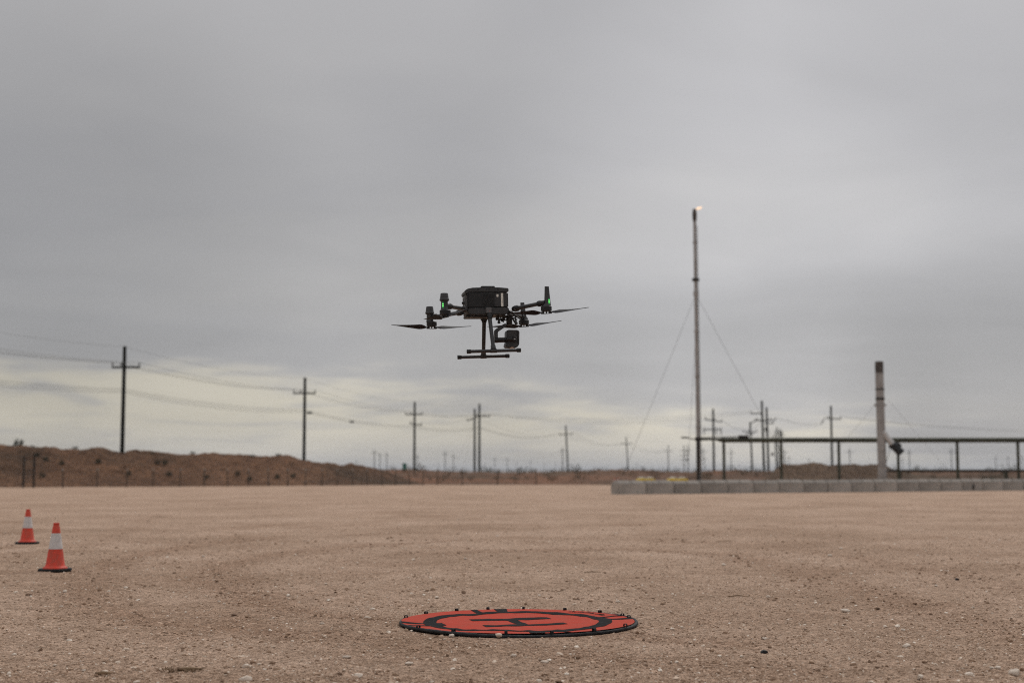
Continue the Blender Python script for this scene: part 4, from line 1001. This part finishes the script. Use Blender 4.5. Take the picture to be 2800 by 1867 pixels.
    if q['led']:
        p = dl(*q['led'], Yp - 0.0215)
        yl_ = Yp - (0.0205 if q['rear'] else 0.0185)
        for dz in (0.0052, -0.0052):
            mb = MB(); mb.lathe([(0.0042, 0), (0.0038, 0.002), (0.0024, 0.0034), (0.0003, 0.0038)], (p.x, yl_, p.z + dz), 12, axis=(0, -1, 0)); mb.build('status_light', M_LED, pod, smooth=True)
        for dz in (0.0135, -0.0135):
            mb = MB(); mb.box((p.x, yl_ - 0.0005, p.z + dz), (0.007, 0.002, 0.007)); mb.build('light_strip', M_LEDD, pod)
    # propeller below the motor: open hub of two clamps
    pr = bpy.data.objects.new('propeller', None); col.objects.link(pr); pr.parent = drone; pr.location = (c.x, c.y, c.z - 0.0225); pr.empty_display_size = 0.05
    pr.rotation_euler = (0, 0, R(q['rot'] - 10))
    mb = MB(); mb.lathe([(0.004, -0.007), (0.004, 0.0075)], n=10)
    for sx in (-1, 1): mb.box((sx * 0.024, 0, -0.001), (0.018, 0.016, 0.013))
    mb.box((0, 0, -0.0065), (0.062, 0.014, 0.003)); hub = mb.build('hub', M_BLACK, pr, bevel=0.0015)
    for sx in (0, 1):
        if bproto is None: b_ = bl.build('blade', M_PROP, pr, smooth=True); bproto = b_
        else: b_ = bproto.copy(); col.objects.link(b_); b_.parent = pr
        b_.rotation_euler = (0, 0, math.pi * sx)
    mk = MB(); mk.box((0.058, 0.004, -0.0042), (0.010, 0.014, 0.002), Matrix.Rotation(R(17), 3, 'X')); mk.build('tan_mark', M_TAN, pr)
# gimbal and camera at the front
GYc = 0.0
gb = addbox('gimbal_plate', 1290, 1470, 418, 428, -0.04, 0.04, M_BLACK, drone, 0.002)
gp = dl(1412, 438, GYc); ga = dl(1412, 530, GYc)
mb = MB(); mb.lathe([(0.020, gp.z), (0.0185, gp.z - 0.006), (0.0185, ga.z + 0.004), (0.0175, ga.z)], (gp.x, GYc, 0), 22); mb.build('yaw_motor', M_BLACK, gb, smooth=True)
for (u0, v0, u1, v1, yy, rr2) in ((1290, 425, 1300, 505, -0.03, 0.006), (1260, 430, 1320, 480, -0.03, 0.003), (1330, 425, 1270, 462, 0.03, 0.003), (1395, 440, 1300, 470, -0.02, 0.004), (1390, 470, 1340, 480, 0.0, 0.004), (1435, 430, 1490, 520, -0.03, 0.006), (1440, 440, 1505, 470, 0.03, 0.004), (1450, 400, 1545, 470, 0.02, 0.004), (1480, 440, 1495, 515, 0.02, 0.005), (1310, 440, 1350, 500, 0.03, 0.004)):
    mb = MB(); mb.tube([dl(u0, v0, yy), dl(u1, v1, yy)], rr2, 8); mb.build('damper_strut', M_BLACK, gb, smooth=True)
for (u, v, yy) in ((1297, 500, -0.03), (1335, 478, 0.0), (1275, 462, 0.03), (1492, 510, -0.03), (1350, 455, 0.03)):
    p = dl(u, v, yy); mb = MB(); mb.lathe([(0.006, -0.008), (0.0095, -0.004), (0.0095, 0.003), (0.006, 0.008)], p, 12); mb.build('damper_ball', M_BLACK, gb, smooth=True)
yg = -0.012
arm_poly = [(1380, 516), (1375, 548), (1283, 610), (1283, 668), (1282, 700), (1246, 700), (1243, 596), (1262, 575), (1355, 516)]
mb = MB(); mb.prism([(dl(u, v, yg).x, dl(u, v, yg).z) for u, v in arm_poly], yg - 0.011, yg + 0.016); mb.build('gimbal_arm', M_TUBE, gb, bevel=0.0025, smooth=True)
p0, p1 = dl(1246, 700, yg), dl(1395, 697, yg)
mb = MB(); mb.tube([p0, p0 + Vector((0.020, 0, 0)), p0 + Vector((0.0205, 0, 0)), p1], [0.0175, 0.0175, 0.0160, 0.0160], 18); mb.build('roll_motor', M_BLACK, gb, smooth=True)
cam_p = [(1398, 583), (1512, 585), (1530, 600), (1527, 752), (1502, 782), (1392, 780), (1372, 770), (1372, 745), (1384, 728), (1384, 600)]
mb = MB(); yk = -0.030
mb.prism([(dl(u, v, yk).x, dl(u, v, yk).z) for u, v in cam_p], yk, 0.052); cb = mb.build('camera_body', M_BODY, gb, bevel=0.004, smooth=True)
mb = MB(); a, b = dl(1380, 690, yk - 0.006), dl(1468, 690, yk - 0.006)
mb.tube([a, b, b + Vector((0.012, 0, 0))], [0.0125, 0.0150, 0.0145], 16); mb.lathe([(0.0165, 0), (0.0165, 0.018), (0.014, 0.021), (0.0005, 0.0212)], (b.x, yk - 0.001, b.z), 22, axis=(0, -1, 0)); tl = mb.build('tilt_motor', M_BLACK, gb, smooth=True)
# pale maker's mark: four small petals and a bar
mk = MB(); cc = (b.x + 0.001, yk - 0.0226, b.z)
mk.box(cc, (0.0016, 0.0006, 0.0070)); mk.box(cc, (0.0105, 0.0007, 0.0016)); mk.box((cc[0] - 0.0028, cc[1], cc[2]), (0.0030, 0.0008, 0.0034)); mk.box((cc[0] + 0.0028, cc[1], cc[2]), (0.0030, 0.0008, 0.0034))
mk.build('maker_mark', mat('mark_grey', (0.62, 0.62, 0.62), 0.5), tl)
a, b = dl(1507, 605, yk), dl(1507, 735, yk); mb = MB(); mb.box(((a.x + b.x) / 2, yk - 0.0004, (a.z + b.z) / 2), (0.005, 0.0016, a.z - b.z)); mb.build('side_slot', mat('slot_black', (0.006, 0.006, 0.006), 0.6), cb)
p = dl(1440, 782, 0.0); mb = MB()
for yy in (-0.012, 0.022): mb.lathe([(0.016, 0.002), (0.016, -0.004), (0.013, -0.005), (0.001, -0.0045)], (p.x, yy, p.z), 18)
mb.build('lens', M_LENS, cb, smooth=True)
# hanging sensor cable under the front
mb = MB(); mb.tube([dl(1405, 400, 0.05), dl(1440, 420, 0.06), dl(1530, 455, 0.07)], 0.003, 6); mb.build('cable', M_BLACK, drone, smooth=True)

# ------------------------------------------------------------------ loose stones
M_STONE = mat('limestone', (0.70, 0.61, 0.52), 0.9, c2=(0.56, 0.46, 0.37), scale=30, bump=0.35, bscale=120, obj_rand=0.12)
M_CLOD = mat('soil_clod', (0.34, 0.23, 0.16), 0.95, c2=(0.22, 0.14, 0.095), scale=40, bump=0.6, bscale=120, obj_rand=0.2)
bm = bmesh.new(); bmesh.ops.create_icosphere(bm, subdivisions=3, radius=1.0)
ICO_V = np.array([v.co[:] for v in bm.verts]); ICO_F = np.array([[v.index for v in f.verts] for f in bm.faces]); bm.free()
def stone_mesh(seed, flat=0.65):
    rg = np.random.default_rng(seed); v = ICO_V.copy()
    for k in range(11):
        n_ = rg.normal(size=3); n_ /= np.linalg.norm(n_); d = rg.uniform(0.55, 0.9)
        s = v @ n_; over = np.clip(s - d, 0, None); v -= over[:, None] * n_[None, :] * 0.9
    v *= 1 + 0.10 * fbm(ICO_V[:, 0] * 2.2 + 5 * seed, ICO_V[:, 1] * 2.2 + ICO_V[:, 2] * 1.7, seed, 3)[:, None]
    v[:, 2] *= flat; v[:, 0] *= rg.uniform(0.95, 1.3)
    return mesh_np('stone', v, ICO_F, smooth=True)
STONES = [stone_mesh(k, f) for k, f in enumerate((0.7, 0.55, 0.8, 0.45, 0.62, 0.75))]
for m_ in STONES: m_.materials.append(M_STONE)
CLODS = [stone_mesh(50 + k, f) for k, f in enumerate((0.6, 0.5, 0.7))]
for m_ in CLODS: m_.materials.append(M_CLOD)
rs = random.Random(99)
def stone(px, py, wpx, label, group=None, clod=False, sink=0.25, k=None):
    p = gnd(px, py + wpx * 0.22); r = wpx * p.y / F / 2
    o = bpy.data.objects.new('clod' if clod else 'stone', rs.choice(CLODS if clod else STONES) if k is None else STONES[k]); col.objects.link(o)
    s = r / 1.05; o.scale = (s, s * rs.uniform(0.75, 1.1), s * rs.uniform(0.85, 1.1)); o.rotation_euler = (rs.uniform(-.15, .15), rs.uniform(-.15, .15), rs.uniform(0, 6.28))
    o.location = (p.x, p.y, float(yard_height(np.array([p.x]), np.array([p.y]), 1.0)[0]) + s * (0.55 - sink))
    tag(o, label, 'clod' if clod else 'stone', group); return o
# (positions in photograph pixels)
stone(1364, 1738, 25, 'largest pale stone touching the front rim of the landing mat', sink=-0.15, k=0)
stone(1236, 1736, 16, 'smaller pale stone touching the front rim of the landing mat', sink=-0.1, k=2)
stone(1126, 1722, 11, 'pebble stuck against the rim of the landing mat, beyond the smaller pale stone', sink=0.1)
stone(1119, 1806, 26, 'flat cream stone lying alone before the landing mat', sink=0.2, k=3)
near = [(1405, 1783, 20), (1490, 1800, 22), (1182, 1854, 17), (1127, 1860, 18), (1474, 1848, 17), (1636, 1856, 20), (670, 1816, 24), (708, 1811, 14), (672, 1842, 40), (372, 1855, 24), (730, 1850, 14), (288, 1825, 18), (1195, 1628, 15), (1273, 1526, 12), (1006, 1681, 20), (150, 1808, 12), (178, 1617, 14), (168, 1652, 12), (345, 1608, 14), (947, 1788, 24), (912, 1864, 22), (980, 1840, 30), (2027, 1791, 12), (2420, 1709, 14), (2090, 1738, 18), (2333, 1806, 14), (2380, 1856, 18), (2650, 1836, 26), (2775, 1832, 40), (2730, 1818, 18), (2517, 1848, 24), (2712, 1818, 14), (2312, 1663, 24), (2155, 1691, 10), (2200, 1703, 10), (2480, 1763, 22), (1020, 1660, 14), (1838, 1710, 16), (1690, 1640, 14), (1475, 1626, 12), (1340, 1640, 10), (880, 1700, 14), (40, 1780, 14), (556, 1517, 10), (490, 1582, 9), (600, 1640, 10), (2800, 1730, 14), (2470, 1720, 14), (2300, 1500, 13), (2270, 1516, 18), (1980, 1545, 14), (2620, 1760, 10), (230, 1820, 14), (1215, 1744, 8), (1690, 1790, 12), (1780, 1830, 12), (1560, 1780, 12), (800, 1745, 12), (555, 1745, 10), (340, 1690, 10), (2560, 1600, 12), (2660, 1660, 12), (2100, 1630, 12), (1850, 1800, 14)]
for a, b, c in near:
    big = c * gnd(a, b).y / F
    if big > 0.040: stone(a, b, c, 'fist-sized pale limestone rock half sunk in the gravel', 'fist-sized pale rocks in the gravel')
    elif big > 0.031: stone(a, b, c, 'egg-sized pale limestone stone lying loose on the gravel', 'egg-sized pale stones on the gravel')
    else: stone(a, b, c, 'small walnut-sized pale pebble lying loose on the gravel', 'walnut-sized pale pebbles on the gravel')
dark = [(78, 1624, 18), (640, 1672, 18), (2087, 1737, 16), (1200, 1800, 16), (1833, 1803, 12), (1268, 1618, 16), (558, 1575, 10), (1480, 1798, 14), (2310, 1702, 12), (1760, 1744, 12), (2202, 1718, 10), (1955, 1760, 10), (520, 1480, 10), (930, 1838, 16), (180, 1740, 10), (2540, 1640, 10), (2400, 1660, 12)]
for a, b, c in dark: stone(a, b, c, 'crumbly brown soil clod lying on the gravel yard', 'brown soil clods on the gravel', clod=True, sink=0.15)
# sharp black scraps
M_SCRAP = mat('rubber_scrap', (0.015, 0.016, 0.018), 0.6)
def scrap(px, py, wpx, label):
    p = gnd(px, py); r = wpx * p.y / F
    mb = MB(); mb.prism([(-r / 2, 0), (r * 0.1, -0.002), (r / 2, 0.004), (r * 0.35, 0.012), (-r * 0.1, 0.016), (-r * 0.4, 0.010)], -0.014, 0.014)
    tag(mb.build('rubber_scrap', M_SCRAP, loc=(p.x, p.y, yz(p) + 0.003), bevel=0.001), label, 'scrap')
scrap(2090, 1783, 20, 'black rubber scrap on the gravel beside a brown clod')
scrap(2617, 1586, 10, 'tiny black scrap on the gravel below the thick stack')
# weathered stick and dry tuft
M_DRY = mat('dry_straw', (0.26, 0.18, 0.11), 0.9, c2=(0.14, 0.085, 0.05), scale=30)
def tuft(px, py, label, w_=0.09, h_=0.05, n=46, seed=1):
    p = gnd(px, py); rg = random.Random(seed); o = thing('dry_tuft', label, 'dry grass', (p.x, p.y, yz(p)))
    mb = MB()
    for k in range(n):
        a = rg.uniform(0, 6.28); b0 = Vector((rg.uniform(-w_, w_), rg.uniform(-.04, .04), -0.004)); ln = rg.uniform(0.4, 1.0) * h_
        d = Vector((math.cos(a) * rg.uniform(.3, 1.4), math.sin(a) * rg.uniform(.3, 1.4), rg.uniform(0.2, 1.0))).normalized()
        mb.tube([b0, b0 + d * ln * 0.6, b0 + d * ln + Vector((0, 0, -0.01))], [0.0022, 0.0018, 0.0006], 4)
    mb.build('blades', M_DRY, o)
    mb = MB(); mb.tube([(-w_ * 0.3, 0.01, 0.006), (w_ * 0.5, -0.01, 0.014), (w_ * 1.1, 0.02, 0.008)], [0.009, 0.008, 0.004], 6); mb.build('twig', M_DRY, o)
tuft(498, 1828, 'dry brown tuft of roots lying on the gravel, the larger one', 0.085, 0.055, 60, 3)
tuft(270, 1835, 'small dry tuft lying on the gravel close to the larger one', 0.05, 0.03, 24, 4)
for (a, b, l_, ang_, lab) in ((1620, 1565, 0.16, 0.1, 'thin dry twig lying on gravel behind the landing mat'), (2020, 1633, 0.15, -0.1, 'thin grey twig lying on gravel beside the landing mat'), (1985, 1480, 0.30, 0.3, 'longer dry twig lying across the disturbed gravel'), (440, 1413, 0.50, 0.0, 'dark straight stick lying flat on the gravel far behind the cones')):
    p = gnd(a, b); mb = MB(); mb.tube([(-l_ / 2, 0, 0.006), (0, 0.01, 0.012), (l_ / 2, -0.01, 0.006)], [0.004, 0.0045, 0.002], 6)
    o = mb.build('twig', M_DRY, loc=(p.x, p.y, yz(p) + 0.002)); o.rotation_euler = (0, 0, ang_); tag(o, lab, 'twig')

# ------------------------------------------------------------------ loose gravel (uncountable)
def pebble_nodes(name, m):
    ng = bpy.data.node_groups.new(name, 'GeometryNodeTree')
    ng.interface.new_socket('Geometry', in_out='INPUT', socket_type='NodeSocketGeometry')
    ng.interface.new_socket('Geometry', in_out='OUTPUT', socket_type='NodeSocketGeometry')
    n = ng.nodes.new; l = ng.links.new
    gi = n('NodeGroupInput'); go = n('NodeGroupOutput')
    jn = n('GeometryNodeJoinGeometry')
    for k in range(5):
        ic = n('GeometryNodeMeshIcoSphere'); ic.inputs['Radius'].default_value = 1.0; ic.inputs['Subdivisions'].default_value = 2
        ps = n('GeometryNodeInputPosition'); nz = n('ShaderNodeTexNoise'); nz.noise_dimensions = '4D'; nz.inputs['W'].default_value = 3.7 * k
        nz.inputs['Scale'].default_value = 0.9; nz.inputs['Detail'].default_value = 2
        l(ps.outputs[0], nz.inputs['Vector'])
        sb = n('ShaderNodeVectorMath'); sb.operation = 'SUBTRACT'; l(nz.outputs['Color'], sb.inputs[0]); sb.inputs[1].default_value = (0.5, 0.5, 0.5)
        ml = n('ShaderNodeVectorMath'); ml.operation = 'SCALE'; l(sb.outputs[0], ml.inputs[0]); ml.inputs[3].default_value = 2.0
        sp = n('GeometryNodeSetPosition'); l(ic.outputs['Mesh'], sp.inputs['Geometry']); l(ml.outputs[0], sp.inputs['Offset'])
        sm = n('GeometryNodeSetMaterial'); sm.inputs['Material'].default_value = m; l(sp.outputs[0], sm.inputs['Geometry'])
        gti = n('GeometryNodeGeometryToInstance'); l(sm.outputs[0], gti.inputs[0]); l(gti.outputs[0], jn.inputs[0])
    ip = n('GeometryNodeInstanceOnPoints'); l(gi.outputs[0], ip.inputs['Points']); l(jn.outputs[0], ip.inputs['Instance'])
    ip.inputs['Pick Instance'].default_value = True
    a1 = n('GeometryNodeInputNamedAttribute'); a1.data_type = 'FLOAT_VECTOR'; a1.inputs['Name'].default_value = 'scl'
    a2 = n('GeometryNodeInputNamedAttribute'); a2.data_type = 'FLOAT_VECTOR'; a2.inputs['Name'].default_value = 'rot'
    l(a1.outputs[0], ip.inputs['Scale']); l(a2.outputs[0], ip.inputs['Rotation'])
    l(ip.outputs[0], go.inputs[0]); return ng
def gravel(name, label, m, n, yr, sr_, seed, power=1.0, clump=0.0):
    rg = np.random.default_rng(seed)
    t = rg.random(n); Yp = (yr[0] ** -power * (1 - t) + yr[1] ** -power * t) ** (-1 / power)
    Xp = rg.uniform(-1, 1, n) * (0.42 * Yp + 1.6)
    cl_ = fbm(Xp / 0.8, Yp / 0.8, seed + 5, 3) + clump * (worn_mask(Xp, Yp) - 0.35); keep = (np.hypot(Xp - PADC.x, Yp - PADC.y) > PADR + 0.02) & (cl_ > rg.uniform(-0.9, 0.45, n))
    Xp, Yp = Xp[keep], Yp[keep]; k = len(Xp)
    s = sr_[0] * (sr_[1] / sr_[0]) ** (rg.random(k) ** 2.6) * np.clip(Yp / 9.0, 1.0, 2.2) ** 0.5
    Zp = yard_height(Xp, Yp, 1.0 - 0.7 * sstep(10, 22, Yp)) + s * 0.10
    me = bpy.data.meshes.new(name); me.vertices.add(k); me.vertices.foreach_set('co', np.stack([Xp, Yp, Zp], -1).astype(np.float32).ravel())
    sc_ = np.stack([s * rg.uniform(0.8, 1.4, k), s * rg.uniform(0.7, 1.2, k), s * rg.uniform(0.5, 0.95, k)], -1)
    rt = np.stack([rg.uniform(-.4, .4, k), rg.uniform(-.4, .4, k), rg.uniform(0, 6.28, k)], -1)
    for nm, dta in (('scl', sc_), ('rot', rt)):
        at_ = me.attributes.new(nm, 'FLOAT_VECTOR', 'POINT'); at_.data.foreach_set('vector', dta.astype(np.float32).ravel())
    o = bpy.data.objects.new(name, me); col.objects.link(o)
    md = o.modifiers.new('scatter', 'NODES'); md.node_group = pebble_nodes(name + '_nodes', m)
    return tag(o, label, 'gravel', kind='stuff')
def pebble_mat(name, stops):
    m = bpy.data.materials.new(name); m.use_nodes = True; t = m.node_tree; b = t.nodes['Principled BSDF']
    b.inputs['Roughness'].default_value = 0.92; b.inputs['Specular IOR Level'].default_value = 0.15
    oi = t.nodes.new('ShaderNodeObjectInfo'); r = t.nodes.new('ShaderNodeValToRGB'); e = r.color_ramp.elements
    while len(e) < len(stops): e.new(0.5)
    for q, (p, c) in zip(e, stops): q.position = p; q.color = (*c, 1)
    t.links.new(oi.outputs['Random'], r.inputs[0]); t.links.new(r.outputs[0], b.inputs['Base Color']); return m
PM = pebble_mat('pebble', [(0.0, (0.19, 0.115, 0.072)), (0.12, (0.31, 0.21, 0.142)), (0.40, (0.43, 0.305, 0.22)), (0.80, (0.51, 0.375, 0.28)), (0.93, (0.60, 0.49, 0.39)), (1.0, (0.80, 0.72, 0.62))])
gravel('fine_gravel', 'fine tan gravel and crumbs covering the yard', PM, 150000, (5.2, 24), (0.0024, 0.0078), 301, 1.3)
gravel('coarse_gravel', 'scattered coarser pebbles over the yard', PM, 12000, (5.2, 60), (0.005, 0.016), 302, 1.0)

CM = pebble_mat('crumb', [(0.0, (0.17, 0.108, 0.07)), (0.4, (0.30, 0.20, 0.137)), (0.8, (0.42, 0.295, 0.21)), (1.0, (0.52, 0.39, 0.29))])
gravel('soil_crumbs', 'brown crumbs of scraped soil along the wheel tracks', CM, 30000, (5.2, 45), (0.0036, 0.014), 303, 1.0, clump=2.2)

# ------------------------------------------------------------------ dusty air
hz = bpy.data.materials.new('haze'); hz.use_nodes = True; t = hz.node_tree; t.nodes.clear()
pv = t.nodes.new('ShaderNodeVolumePrincipled'); pv.inputs['Density'].default_value = 0.00016; pv.inputs['Color'].default_value = (0.86, 0.90, 0.96, 1)
ot = t.nodes.new('ShaderNodeOutputMaterial'); t.links.new(pv.outputs[0], ot.inputs['Volume'])
mb = MB(); mb.box((0, 60, 15.5), (25500, 25500, 34)); tag(mb.build('haze', hz), 'thin dusty haze over the plain', 'haze', kind='stuff')
